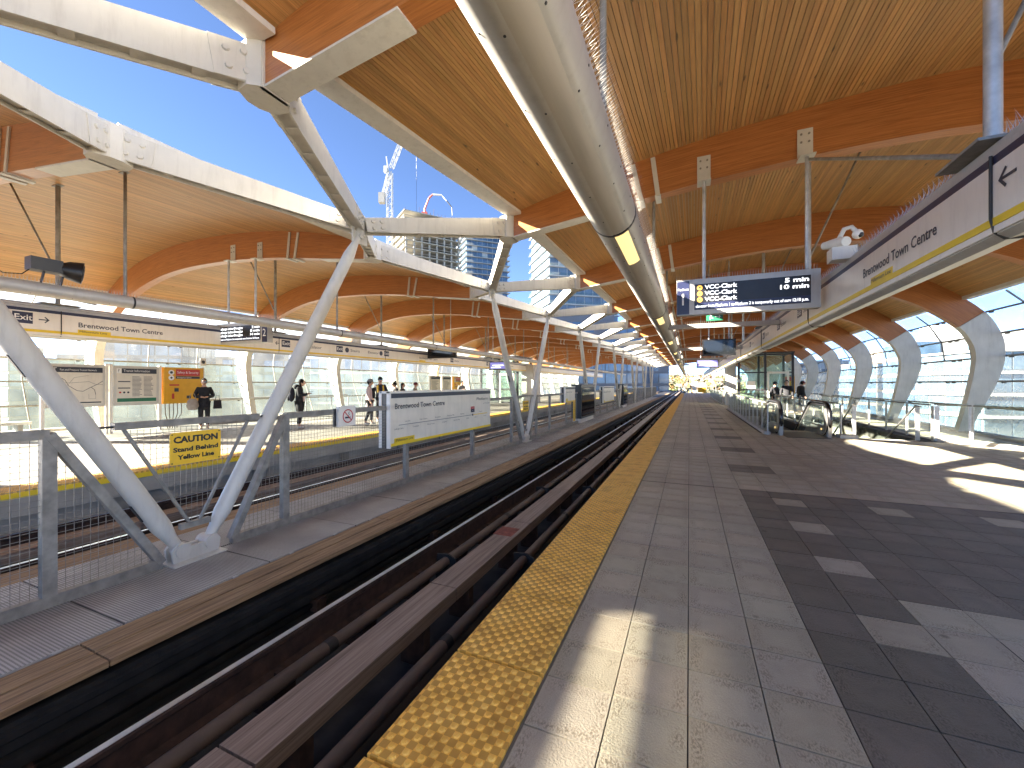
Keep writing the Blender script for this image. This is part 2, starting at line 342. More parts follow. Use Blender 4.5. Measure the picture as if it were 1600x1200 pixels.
def thing(name, label, cat, group=None, loc=(0, 0, 0), rz=0):
    o = bpy.data.objects.new(name, None); COL.objects.link(o); o.location = loc; o.rotation_euler = (0, 0, rz); o.empty_display_size = 0.1
    o['kind'] = 'thing'
    return tag(o, label, cat, group)
def stuff(o): o['kind'] = 'stuff'; return o
def struct(o): o['kind'] = 'structure'; return o
def B(*boxes):
    m = MB()
    for b in boxes: m.box(*b)
    return m
def set_tint(me, vals):     # vals: one colour per face
    a = me.attributes.new('tint', 'FLOAT_COLOR', 'CORNER'); k = 0
    d = []
    for p in me.polygons:
        c = vals[p.index] if isinstance(vals, list) else vals
        d += [c[0], c[1], c[2], 1]*p.loop_total
    a.data.foreach_set('color', d)
def rt(lo=0.85, hi=1.12, w=0.03):
    b = random.uniform(lo, hi); return (b*random.uniform(1-w, 1+w), b, b*random.uniform(1-w, 1+w))

_tmp = bpy.data.scenes.new('scratch')
def evaluate(o):
    _tmp.collection.objects.link(o)
    with bpy.context.temp_override(scene=_tmp, view_layer=_tmp.view_layers[0]):
        dg = bpy.context.evaluated_depsgraph_get(); dg.update()
        me = bpy.data.meshes.new_from_object(o.evaluated_get(dg))
    _tmp.collection.objects.unlink(o); bpy.data.objects.remove(o)
    return me
def text(body, org, xa, ya, h, mat, parent, width=None, align='LEFT', bold=0.0, name='lettering', lift=0.003):
    """flat lettering: org baseline start, xa/ya unit axes, h = cap height"""
    cu = bpy.data.curves.new('t', 'FONT'); cu.body = body; cu.size = 1.0; cu.align_x = align; cu.offset = bold; cu.resolution_u = 2; cu.space_character = 0.97
    o = bpy.data.objects.new('t', cu); me = evaluate(o); bpy.data.curves.remove(cu)
    xs = [v.co.x for v in me.vertices]; w0 = (max(xs)-min(xs)) if xs else 1
    s = h/0.70; sx = s if width is None else width/w0
    xa = Vector(xa).normalized(); ya = Vector(ya).normalized(); na = xa.cross(ya); org = Vector(org)
    for v in me.vertices: v.co = org + xa*(v.co.x*sx) + ya*(v.co.y*s) + na*lift
    me.materials.append(M[mat]); return link(name, me, parent)

# ------------------------------------------------------------------ station grid
XC = -4.91; S = 4.88
def fy(i): return 0.30 + S*(i+0.5)        # roof frames
def ty(i): return 0.30 + S*i              # skylight hubs
NF = 15
def zt(i): return 4.05 if i <= 1 else min(4.22, 4.05+0.05*(i-1))
def xin(i): return {-3: -3.7, -2: -3.7, -1: -3.7, 0: -3.62, 1: -3.18, 2: -3.05}.get(i, -2.92)      # inner end of right arches
def xinL(i): return -3.05 if i <= 0 else {1: -2.85, 2: -2.95}.get(i, -2.92)
def zoff(i): return -0.14 if i <= 0 else 0.0
def bowL(i): return {0: -1.5, 1: -1.15, 2: -0.45, 3: -0.1}.get(i, -1.5 if i < 0 else 0.0)
OUT = [(-3.15, 4.87), (-2.1, 5.13), (-0.96, 5.36), (0.58, 5.58), (2.28, 5.72), (3.8, 5.72), (5.2, 5.50), (6.5, 5.03), (7.5, 4.42), (8.28, 3.71), (8.60, 3.15), (8.73, 2.62), (8.68, 2.0), (8.46, 1.3), (8.10, 0.45), (7.95, 0.0)]
INN = [(-3.15, 4.42), (-2.0, 4.56), (-0.81, 4.71), (0.42, 4.85), (2.0, 4.96), (3.5, 4.96), (4.7, 4.80), (5.9, 4.43), (6.85, 3.95), (7.69, 3.27), (7.97, 2.82), (8.08, 2.40), (8.04, 1.85), (7.92, 1.15), (7.77, 0.42), (7.66, 0.0)]
JW = 9                                      # index of the wood-to-steel joint
def cat(pts, u):
    n = len(pts)-1; u = max(0, min(n-1e-6, u)); i = int(u); t = u-i
    p = [pts[max(0, min(n, i+k))] for k in (-1, 0, 1, 2)]
    r = []
    for a in range(2):
        p0, p1, p2, p3 = (q[a] for q in p)
        r.append(0.5*((2*p1)+(p2-p0)*t+(2*p0-5*p1+4*p2-p3)*t*t+(-p0+3*p1-3*p2+p3)*t**3))
    return r
def sm(t): t = max(0, min(1, t)); return t*t*(3-2*t)
def prof(pts, u, i, side, ext=0.0):
    x, z = cat(pts, u)
    t = sm((2.28-x)/5.4); x = x + t*((xin(i) if side == 'R' else xinL(i))+3.15)
    z += zoff(i)*sm((9-u)/6)
    if side == 'R': return (x, z)
    return (-9.82 - x + bowL(i)*sm((x+0.5)/7.5), z)

# ------------------------------------------------------------------ ground, track, platforms
g = struct(B((-1500, 1500, -600, 3000, -9.4, -9.0)).obj('ground', 'city_ground'))
road = struct(B((-60, -22, -300, 600, -8.995, -8.98)).obj('road', 'asphalt'))
Y0, Y1 = -14.0, 76.0
TL = 0.3335; TX = -0.006; TY = 2.03
ESC = (2.30, 3.75, 14.75, 27.5); STR = (4.05, 5.75, 14.30, 24.0)   # openings in the near platform
plat = struct(B((-1.19, 2.30, Y0, Y1, -0.35, -0.02), (2.30, 8.6, Y0, 14.30, -0.35, -0.02), (2.30, 4.05, 14.30, 14.75, -0.35, -0.02), (3.75, 4.05, 14.75, 27.5, -0.35, -0.02),
               (5.75, 8.6, 14.30, 27.5, -0.35, -0.02), (4.05, 5.75, 24.0, 27.5, -0.35, -0.02), (2.30, 8.6, 27.5, Y1, -0.35, -0.02)).obj('platform', 'grout'))
B((-1.0, -0.75, Y0, Y1, -1.3, -0.35)).obj('edge_wall', 'concrete_stained', plat)
def floor_here(x0, x1, y0, y1):
    for h in (ESC, STR):
        if x1 > h[0]+0.02 and x0 < h[1]-0.02 and y1 > h[2]+0.02 and y0 < h[3]-0.02: return False
    return x1 < 8.0
def is_dark(j, m):
    x = TX+TL*j; y = TY+TL*m
    jj = j-2                                   # dark field starts at column 2
    if m < 14:
        if jj < 0: return False
        if j == 3 and m in (-1, 3, 6, 9, 12): return False
        if j in (6, 9, 12, 15, 18) and m == 12: return False
        if j >= 4 and m <= 4: return (j-4) % 6 == 5 and m in (1, -2)
        return True
    return jj in (0, 1) and (m-18) % 7 in (0, 1)
tmL = B((0.003, TL-0.003, 0.0045, TL-0.0045, -0.02, 0.0)); 
def tile_obj(mat): 
    me = tmL.mesh('floor_tile', mat); return me
near = []; far = []
for m in range(-14, int((Y1-TY)/TL)):
    for j in range(-2, 26):
        x = TX+TL*j; y = TY+TL*m
        if not floor_here(x, x+TL, y, y+TL): continue
        cx, cyy = x+TL/2, y+TL/2
        s_, c_ = math.sin(0.4052), math.cos(0.4052)
        dx = cx*c_+cyy*s_; dp = -cx*s_+cyy*c_
        vis = dp > 0.6 and abs(dx/dp) < 1.32 and 1.5/dp < 1.0
        (near if vis else far).append((cx*cx+cyy*cyy, j, m))
near.sort(); far += near[300:]; near = near[:300]
VAR = {}
for d in (0, 1):
    for k in range(6):
        me = tile_obj('tile_dark' if d else 'tile_light'); set_tint(me, rt(0.86, 1.12, 0.03)); VAR[d, k] = me
for _, j, m in near:
    o = link('floor_tile', VAR[int(is_dark(j, m)), random.randrange(6)], plat); o.location = (TX+TL*j, TY+TL*m, random.uniform(-0.0012, 0.0008))
for d in (0, 1):
    mb = MB(); cols = []
    for _, j, m in far:
        if int(is_dark(j, m)) != d: continue
        x = TX+TL*j; y = TY+TL*m; q = 0.0035
        mb.quad((x+q, y+q, 0), (x+TL-q, y+q, 0), (x+TL-q, y+TL-q, 0), (x+q, y+TL-q, 0)); cols.append(rt(0.9, 1.08, 0.02))
    me = mb.mesh('floor_tiles', 'tile_dark' if d else 'tile_light', fix=False); set_tint(me, cols); stuff(link('floor_tiles', me, plat))
# tactile edge tiles: slab with truncated domes in staggered rows
def tactile_mesh(L, detail):
    mb = MB(); W = 0.508; mb.box(0.002, W, 0.008, L-0.008, -0.03, 0.012)
    nx, ny = (13, 18)
    for a in range(nx):
        for b in range(ny):
            if (a+b) % 2: continue
            x = 0.035+a*(W-0.07)/(nx-1); y = 0.035+b*(L-0.07)/(ny-1); n = 8 if detail else 5; base = len(mb.v)
            rings = ((0.0165, 0.012), (0.0135, 0.0175), (0.0085, 0.0190)) if detail else ((0.0165, 0.012), (0.010, 0.0185))
            for r, z in rings:
                for k in range(n): mb.v.append((x+r*math.cos(2*math.pi*k/n), y+r*math.sin(2*math.pi*k/n), z))
            for q in range(len(rings)-1):
                for k in range(n): mb.f.append((base+q*n+k, base+q*n+(k+1) % n, base+(q+1)*n+(k+1) % n, base+(q+1)*n+k))
            mb.f.append(tuple(base+(len(rings)-1)*n+k for k in range(n)))
    return mb.mesh('tactile_tile', 'tactile_yellow', smooth=True, angle=35, fix=False)
TLEN = 0.708; tmA = tactile_mesh(TLEN, True); tmB = tactile_mesh(TLEN, False)
for k in range(-4, 104):
    y = 0.585 + TLEN*k
    if y > Y1-0.8: break
    o = link('tactile_tile', tmA if k < 14 else tmB, plat); o.location = (-1.195, y, random.uniform(-0.001, 0.001))
stuff(B((-0.686, -0.674, Y0, Y1, -0.03, -0.004)).obj('edge_joint', 'letter_grey', plat))
stuff(B((-0.67, 8.0, 6.697, 6.703, -0.01, 0.0015)).obj('expansion_joint', 'rubber', plat))
# far platform
platF = struct(B((-19.6, -8.63, Y0, Y1, -0.35, -0.02)).obj('far_platform', 'concrete'))
mb = MB(); cols = []
for m in range(-30, 120):
    for j in range(0, 20):
        x = -9.20-0.5*(j+1); y = 0.62*m
        if x < -18.2 or y > Y1: continue
        q = 0.002; mb.quad((x+q, y+q, 0), (x+0.5-q, y+q, 0), (x+0.5-q, y+0.62-q, 0), (x+q, y+0.62-q, 0)); cols.append(rt(0.88, 1.08, 0.02))
me = mb.mesh('floor_tiles', 'tile_far', fix=False); set_tint(me, cols); stuff(link('floor_tiles', me, platF))
for k in range(-4, 104):
    y = 0.1 + TLEN*k
    if y > Y1-0.8: break
    o = link('tactile_tile', tmB, platF); o.location = (-8.62, y, 0); o.rotation_euler = (0, 0, math.pi); o.location.y = y+TLEN
B((-8.78, -8.62, Y0, Y1, -0.10, -0.021)).obj('edge_trim', 'sign_yellow', platF)
B((-8.72, -8.655, Y0, Y1, -0.36, -0.105)).obj('edge_beam', 'galv_light', platF)
B((-9.0, -8.80, Y0, Y1, -1.25, -0.35)).obj('edge_wall', 'concrete', platF)
for k in range(0, 30):
    B((-8.80, -8.74, 1.2+S/2*k, 1.5+S/2*k, -1.2, -0.36)).obj('pier', 'concrete_stained', platF)

guide = struct(B((-9.0, -0.75, Y0, 160, -1.65, -0.99), (-9.4, -9.0, Y1, 160, -1.65, -0.5), (-0.75, -0.35, Y1, 160, -1.65, -0.5)).obj('guideway_deck', 'track_bed'))
struct(B((-7.5, -2.3, Y0, 160, -3.2, -1.65)).obj('guideway_beam', 'concrete'))
def track(xc, sgn, label_side):
    t = thing('railway_track', 'railway track with a brown reaction plate between its rails, beside the %s platform' % label_side, 'track', 'tracks through the station', (0, 0, 0.262))
    for s_ in (-1, 1):
        x = xc+s_*0.71; dz = 0.0
        pr = [(x-0.065, -1.00), (x+0.065, -1.00), (x+0.065, -0.985), (x+0.012, -0.965), (x+0.012, -0.82), (x+0.034, -0.80), (x+0.034, -0.772), (x+0.024, -0.762), (x-0.024, -0.762), (x-0.034, -0.772), (x-0.034, -0.80), (x-0.012, -0.82), (x-0.012, -0.965), (x-0.065, -0.985)]
        pr = [(a, b+dz) for a, b in pr]
        r = MB().prism(pr, 'y', Y0, 158).obj('rail', 'rail_rust', t)
        B((x-0.0235, x+0.0235, Y0, 158, -0.762+dz, -0.7585+dz)).obj('running_surface', 'rail_steel', r)
        mb = MB()
        for k in range(0, 60):
            y = 0.4+0.9*k
            mb.box(x-0.16, x+0.16, y-0.09, y+0.09, -1.25, -1.0); mb.box(x+0.07, x+0.13, y-0.03, y+0.03, -1.0, -0.95); mb.box(x-0.13, x-0.07, y-0.03, y+0.03, -1.0, -0.95)
        stuff(mb.obj('rail_fastenings', 'rail_rust', r))
    y = Y0; k = 0
    for k in range(0, 22):
        y = -2.65+2.06*k
        p = MB().box(xc-0.15, xc+0.15, y+0.006, y+2.05, -0.80, -0.775); p.box(xc+0.13, xc+0.15, y+0.006, y+2.05, -0.90, -0.80); p.box(xc-0.15, xc-0.13, y+0.006, y+2.05, -0.90, -0.80)
        pl = p.obj('reaction_plate', 'reaction_plate', t)
        for yy in (y+0.35, y+1.6):
            MB().box(xc-0.12, xc+0.12, yy-0.05, yy+0.05, -1.25, -0.80).obj('bracket', 'rail_rust', pl)
    B((xc-0.15, xc+0.15, y+2.06, 158, -0.90, -0.775)).obj('reaction_plate', 'reaction_plate', t)
    if sgn > 0: B((xc-0.165, xc+0.10, 5.00, 5.32, -0.775, -0.7735)).obj('paint_mark', 'paint_red', t)
    for px, r_ in ((xc-0.44, 0.055), (xc+0.41, 0.055)):
        for k in range(0, 16):
            y = -1.0+3.55*k + (0.4 if px > xc else 0)
            pp = MB().tube([(px, y, -0.90), (px, y+3.50, -0.90)], r_, 12).obj('conduit_pipe', 'pipe', t, smooth=True)
            MB().tube([(px, y+3.47, -0.90), (px, y+3.56, -0.90)], r_*1.04, 12).obj('coupling', 'rubber', pp, smooth=True)
            b = MB().prism([(px-0.15, -1.25), (px+0.15, -1.25), (px+0.13, -0.86), (px+0.03, -0.815), (px-0.13, -0.83)], 'y', y+1.72, y+1.745); b.obj('support_bracket', 'power_rail', pp)
    return t
track(-2.26, 1, 'near'); track(-7.56, -1, 'far')

# centre walkway between the tracks
walk = struct(B((-5.80, -4.02, Y0, 110, -0.50, -0.43)).obj('walkway', 'dark_metal'))
wm = B((0.006, 0.86, 0.004, 1.206, -0.06, 0.0)).mesh('grating_panel', 'grating')
for k in range(-3, 50):
    for x in (-4.90, -5.79):
        o = link('grating_panel', wm, walk); o.location = (x, 1.215*k+0.55, -0.36+random.uniform(-0.002, 0.002))
for sgn in (0, 1):
    for k in range(-2, 30):
        L = 3.05; y = -1.55+L*k
        for x0, x1, z in ((-4.02, -3.815, -0.365), (-3.81, -3.61, -0.372)):
            a, b = (x0, x1) if not sgn else (-9.82-x1, -9.82-x0)
            B((a, b, y+0.005, y+L-0.005, z-0.045, z+random.uniform(-0.004, 0.004))).obj('timber_plank', 'timber', walk)
    f = (lambda a, b: (a, b)) if not sgn else (lambda a, b: (-9.82-b, -9.82-a))
    pr_ = thing('power_rail_stack', 'black stack of power rails under the timber edge of the %s track' % ('near' if not sgn else 'far'), 'power rail', 'power rail stacks')
    B((*f(-3.66, -3.60), Y0, 158, -1.25, -0.46)).obj('backboard', 'power_rail', pr_)
    for z0, z1, dx in ((-0.53, -0.49, 0.04), (-0.60, -0.545, 0.02), (-0.70, -0.63, 0.06), (-0.80, -0.76, 0.02), (-0.90, -0.84, 0.06), (-1.02, -0.98, 0.02)):
        B((*f(-3.60, -3.585+dx), Y0, 158, z0, z1)).obj('bar', 'power_rail', pr_)
    for k in range(24):
        B((*f(-3.60, -3.50), 1.0+2.1*k, 1.12+2.1*k, -0.97, -0.72)).obj('insulator', 'rail_rust', pr_)
# bolts along the walkway edge
mb = MB()
for k in range(60): mb.box(-4.035, -4.005, 0.75+0.61*k, 0.80+0.61*k, -0.362, -0.352)
stuff(mb.obj('edge_bolts', 'galv_light', walk))

# ------------------------------------------------------------------ roof frames
ORD = ['first', 'second', 'third', 'fourth', 'fifth', 'sixth', 'seventh', 'eighth', 'ninth', 'tenth', 'eleventh', 'twelfth', 'thirteenth', 'fourteenth', 'fifteenth', 'sixteenth', 'seventeenth', 'eighteenth']
def arch_mesh(i, side, u0, u1, n, mat, hw):
    """curved member between the two profile curves, uv along / across the laminations"""
    y = fy(i); me = bpy.data.meshes.new('m'); V = []; F = []; UV = []
    us = [u0+(u1-u0)*k/n for k in range(n+1)]; L = 0; Ls = []; pv = None
    for u in us:
        o = prof(OUT, u, i, side); a = prof(INN, u, i, side)
        if pv: L += math.hypot(a[0]-pv[0], a[1]-pv[1])
        pv = a; Ls.append(L)
        V += [(a[0], y-hw, a[1]), (a[0], y+hw, a[1]), (o[0], y+hw, o[1]), (o[0], y-hw, o[1])]
    ds = [math.hypot(V[4*k][0]-V[4*k+3][0], V[4*k][2]-V[4*k+3][2]) for k in range(n+1)]
    for k in range(n):
        a = 4*k; b = a+4
        F += [(a, b, b+3, a+3), (a+1, a+2, b+2, b+1), (a, a+1, b+1, b), (a+3, b+3, b+2, a+2)]
        UV += [(Ls[k], 0), (Ls[k+1], 0), (Ls[k+1], ds[k+1]), (Ls[k], ds[k]), (Ls[k], 0), (Ls[k], ds[k]), (Ls[k+1], ds[k+1]), (Ls[k+1], 0),
               (Ls[k], 0), (Ls[k], 2*hw), (Ls[k+1], 2*hw), (Ls[k+1], 0), (Ls[k], 0), (Ls[k+1], 0), (Ls[k+1], 2*hw), (Ls[k], 2*hw)]
    F += [(0, 3, 2, 1), (4*n, 4*n+1, 4*n+2, 4*n+3)]; UV += [(0, 0), (0, .4), (.2, .4), (.2, 0)]*2
    me.from_pydata(V, [], F); uv = me.uv_layers.new(name='UVMap'); i_ = 0
    uv.data.foreach_set('uv', [c for p in UV for c in p])
    me.materials.append(M[mat])
    bm = bmesh.new(); bm.from_mesh(me); bmesh.ops.recalc_face_normals(bm, faces=bm.faces); bm.to_mesh(me); bm.free()
    return me
HW = 0.115
for side in 'RL':
    for i in range(0 if side == 'R' else -2, NF):
        where = 'right' if side == 'R' else 'left'
        lab = {-2: 'rear', -1: 'rear', 0: 'nearest'}.get(i, ORD[i-1] if i > 0 else '')
        t = thing('timber_arch', ('curved glulam arch of the %s roof with white steel foot, %s from the camera' % (where, ORD[i])) if i >= 0 else 'curved glulam arch of the %s roof, %s behind the camera' % (where, 'first' if i == -1 else 'second'), 'arch', 'glulam arches of the %s roof' % where)
        link('glulam_beam', arch_mesh(i, side, 0.0, JW, 30, 'glulam', HW), t)
        link('steel_column', arch_mesh(i, side, JW+0.01, 15, 20, 'column_paint', HW+0.012), t)
        y = fy(i)
        # white flange plate under the inner end and an end plate
        a = prof(INN, 0, i, side); b = prof(INN, 1.25, i, side); o = prof(OUT, 0, i, side)
        MB().beam((a[0], y, a[1]-0.014), (b[0], y, b[1]-0.012), 0.25, 0.022).obj('flange_plate', 'white_steel', t)
        sg = -1 if side == 'R' else 1
        MB().hexa([(a[0]+sg*0.045, y-0.14, a[1]-0.03), (a[0]-0.0*sg, y-0.14, a[1]-0.03), (a[0], y+0.14, a[1]-0.03), (a[0]+sg*0.045, y+0.14, a[1]-0.03),
                   (o[0]+sg*0.045, y-0.14, o[1]+0.02), (o[0], y-0.14, o[1]+0.02), (o[0], y+0.14, o[1]+0.02), (o[0]+sg*0.045, y+0.14, o[1]+0.02)]).obj('end_plate', 'white_steel', t)
        # paired straps over the beam
        for u in (2.05, 2.28):
            p = prof(INN, u, i, side); q = prof(OUT, u, i, side)
            m = MB(); m.beam((p[0], y-HW-0.012, p[1]-0.02), (q[0], y-HW-0.012, q[1]-0.03), 0.075, 0.02, up=(0, 1, 0)); m.beam((p[0], y-HW-0.05, p[1]-0.03), (p[0], y+HW+0.05, p[1]-0.03), 0.09, 0.025)
            m.obj('strap', 'white_steel', t)
        # base shoe
        c = prof(INN, 15, i, side); d = prof(OUT, 15, i, side); x0, x1 = min(c[0], d[0])-0.06, max(c[0], d[0])+0.06
        B((x0, x1, y-0.19, y+0.19, -0.02, 0.035)).obj('base_plate', 'galvanised', t)

# decks: planks along the track between the frames
UDS = {'R': 8.35, 'L': 7.7}            # the wooden deck stops here, glass goes on
NPL = 226
added_sun_slot = (-12.44, -11.80)  # unseen opening added to the left roof to shape the near sun patch
def plank(i, j, u0, u1, side, e=0.0, t=0.03, bend=None):
    P = []
    for dz in (0, t):
        ring = []
        for (ii, yy) in ((i, fy(i)), (j, fy(j))):
            a = prof(OUT, u0, ii, side); b = prof(OUT, u1, ii, side)
            ring.append(((a[0], yy, a[1]+dz), (b[0], yy, b[1]+dz)))
        P += [ring[0][0], ring[0][1], ring[1][1], ring[1][0]]
    return P
for side in 'RL':
    where = 'right' if side == 'R' else 'left'; UD = UDS[side]
    for i in range(-1 if side == 'R' else -2, NF-1):
        UD = 1.3 if (side == 'R' and i == -1) else UDS[side]      # unseen right roof cut back to a rim strip: admits skylight, shades the sign
        d = bpy.data.objects.new('roof_deck', None); COL.objects.link(d); struct(d)
        us = [UD*k/NPL for k in range(NPL+1)]
        single = i in (0, 1) and side == 'R'
        mb = MB(); cols = []
        for k in range(NPL):
            g = 0.06
            u0, u1 = us[k]+(us[1])*g, us[k+1]-(us[1])*g
            P = plank(i, i+1, u0, u1, side)
            if i == -2 and side == 'L' and added_sun_slot[0] < P[0][0] < added_sun_slot[1] and not (abs(P[0][0]+12.19) < 0.10): continue  # planks kept across the added opening put a dark strip into the patch
            c = rt(0.80, 1.14, 0.05)
            if single:
                m1 = MB().hexa(P); me = m1.mesh('plank', 'ceiling_wood'); set_tint(me, c); link('plank', me, d)
            else:
                mb.hexa(P); cols += [c]*6
        if cols:
            me = mb.mesh('planks', 'ceiling_wood'); set_tint(me, cols); stuff(link('planks', me, d))
        # roof skin above, thin solid
        sk = MB(); n = 24
        for k in range(n):
            u0, u1 = max(0.08, UD*k/n), UD*(k+1)/n
            P = plank(i, i+1, u0, u1, side, t=0.12)
            xm = (P[0][0]+P[1][0])/2
            if i == -2 and side == 'L' and added_sun_slot[0]-0.3 < xm < added_sun_slot[1]+0.3:
                continue
            sk.hexa([(p[0], p[1], p[2]+(0.034 if q < 4 else 0)) for q, p in enumerate(P)])
        if i == -2 and side == 'L':
            zz = prof(OUT, 4.3, -2, 'L')[1]+0.25; B((-12.9, -11.4, fy(-2), fy(-1), zz, zz+0.01)).obj('added_slot_pane', 'glass_slot_dimmer', d)  # added pane, dims the sun coming through the made-up opening
        sk.obj('roof_skin', 'roof_metal', d)
        # white ring beam along the skylight, pale edge beam along the glass
        r0 = prof(OUT, 0.0, i, side); r1 = prof(OUT, 0.0, i+1, side); sg = -1 if side == 'R' else 1
        rb = thing('ring_beam', 'white steel edge beam of the %s skylight rim, %s bay' % (where, ORD[max(0, i+2)] if i > -2 else 'rearmost'), 'beam', 'skylight rim beams') if True else None
        MB().beam((r0[0]-sg*0.02, fy(i)+0.14, r0[1]-0.03), (r1[0]-sg*0.02, fy(i+1)-0.14, r1[1]-0.03), 0.30, 0.06).obj('soffit_plate', 'white_steel', rb)
        MB().beam((r0[0]+sg*0.13, fy(i)+0.1, r0[1]+0.02), (r1[0]+sg*0.13, fy(i+1)-0.1, r1[1]+0.02), 0.03, 0.10).obj('fascia', 'white_steel', rb)
        e0 = prof(OUT, UD+0.06, i, side); e1 = prof(OUT, UD+0.06, i+1, side)
        MB().beam((e0[0], fy(i)+0.12, e0[1]+0.03), (e1[0], fy(i+1)-0.12, e1[1]+0.03), 0.20, 0.10).obj('edge_beam', 'white_paint', d)

# ------------------------------------------------------------------ skylight steelwork
bolt_me = MB().tube([(0, 0, 0), (0, 0, 0.022)], [0.032, 0.025], 8).mesh('bolt', 'white_steel', smooth=False)
def put_bolt(p, nrm, parent):
    o = link('bolt', bolt_me, parent); q = Vector(nrm).to_track_quat('Z', 'Y')
    o.location = p; o.rotation_euler = q.to_euler(); return o
def node_pt(i, side):
    a = prof(INN, 0, i, side); o = prof(OUT, 0, i, side); sg = -1 if side == 'R' else 1
    return Vector((a[0]+sg*0.13, fy(i), (a[1]+o[1])/2-0.02))
def hub(i): return Vector((XC, ty(i), zt(i)))
hubs = {}
for i in range(-1, NF):
    h = hub(i)
    t = thing('skylight_hub', 'white steel hub over the V column arms, %s along the skylight' % ORD[max(i, 0)] if i >= 0 else 'white steel hub of the skylight behind the camera', 'steel hub', 'skylight hubs')
    MB().tube([h+Vector((0, 0, -0.16)), h+Vector((0, 0, 0.17))], 0.085, 14).obj('hub_core', 'white_steel', t, smooth=True)
    for a in (-1, 1):
        MB().box(h.x-0.012, h.x+0.012, h.y-0.16+0.0, h.y+0.16, h.z-0.28, h.z-0.10).obj('lug_plate', 'white_steel', t) if a > 0 else None
    for side in 'RL':
        for j in (i-1, i):
            if j < (0 if side == 'R' else -2) or j >= NF: continue
            n = node_pt(j, side); d = (n-h).normalized(); a = h+d*0.10; b = n-d*0.10
            up = Vector((0, 0, 1)); sd = d.cross(up).normalized(); u = sd.cross(d)
            far_way = ('towards the camera' if j < i else 'away from the camera')
            bt = thing('skylight_beam', 'white channel beam from the %s hub to the %s rim, leaning %s' % (ORD[i] if i >= 0 else 'rear', 'right' if side == 'R' else 'left', far_way), 'beam', 'skylight channel beams')
            h0, h1, w = 0.23, 0.35, 0.17
            mb = MB()
            mid = a.lerp(b, 0.55)
            for s_ in (-1, 1):
                off = sd*(w/2)*s_
                mb.beam(a+off, b+off, 0.018, h0, w2=0.018, h2=h1)
            mb.hexa([a-sd*w/2+u*(h0/2-0.03), a+sd*w/2+u*(h0/2-0.03), b+sd*w/2+u*(h1/2-0.03), b-sd*w/2+u*(h1/2-0.03), a-sd*w/2+u*(h0/2-0.004), a+sd*w/2+u*(h0/2-0.004), b+sd*w/2+u*(h1/2-0.004), b-sd*w/2+u*(h1/2-0.004)])
            q0, q1 = -h0/2+0.045, -h1/2+0.045
            mb.hexa([a-sd*w/2+u*q0, a+sd*w/2+u*q0, b+sd*w/2+u*q1, b-sd*w/2+u*q1, a-sd*w/2+u*(q0+0.012), a+sd*w/2+u*(q0+0.012), b+sd*w/2+u*(q1+0.012), b-sd*w/2+u*(q1+0.012)])
            mb.obj('channel', 'white_steel', bt)
            ln = (b-a).length; 
            for q in (0.18, 0.34, 0.5, 0.66, 0.82):
                p = a.lerp(b, q); hh = h0+(h1-h0)*q
                MB().beam(p-u*(hh/2-0.03)-d*0.05, p-u*(hh/2-0.03)+d*0.05, w-0.03, 0.012, up=u).obj('batten', 'white_steel', bt)
            sp = MB()
            for e, hh, dirn in ((a, h0, 1), (b, h1, -1)):
                for s_ in (-1, 1):
                    sp.beam(e+sd*s_*(w/2+0.013)-d*dirn*0.02, e+sd*s_*(w/2+0.013)+d*dirn*0.36, 0.012, hh*0.96)
            sp.obj('splice_plates', 'white_steel', bt)['kind'] = 'stuff'
            if i <= 5:
                for e, hh, dirn in ((a, h0, 1), (b, h1, -1)):
                    for s_ in (-1, 1):
                        if i > 1 and s_ != (1 if (sd.y < 0) else -1): continue
                        for q in (0.10, 0.24):
                            for z in (-1, 1): put_bolt(e+d*dirn*q+sd*s_*(w/2+0.018)+u*z*hh*0.24*(1 if q < 0.2 else 0.9), sd*s_, bt)
for side in 'RL':
    for j in range(0 if side == 'R' else -1, NF):
        n = node_pt(j, side)
        t = thing('rim_node', 'white steel box joint at the inner end of the %s arch, %s frame' % ('right' if side == 'R' else 'left', ORD[max(0, j)]), 'steel joint', 'rim joints') if j >= 0 else thing('rim_node', 'white steel box joint of the %s rim behind the camera' % ('right' if side == 'R' else 'left'), 'steel joint', 'rim joints')
        sg = -1 if side == 'R' else 1
        MB().prism([(n.x-sg*0.12, n.y-0.15), (n.x-sg*0.12, n.y+0.15), (n.x-sg*0.02, n.y+0.22), (n.x+sg*0.13, n.y+0.20), (n.x+sg*0.20, n.y+0.06), (n.x+sg*0.20, n.y-0.06), (n.x+sg*0.13, n.y-0.20), (n.x-sg*0.02, n.y-0.22)], 'z', n.z-0.235, n.z+0.185).obj('joint_box', 'white_steel', t)

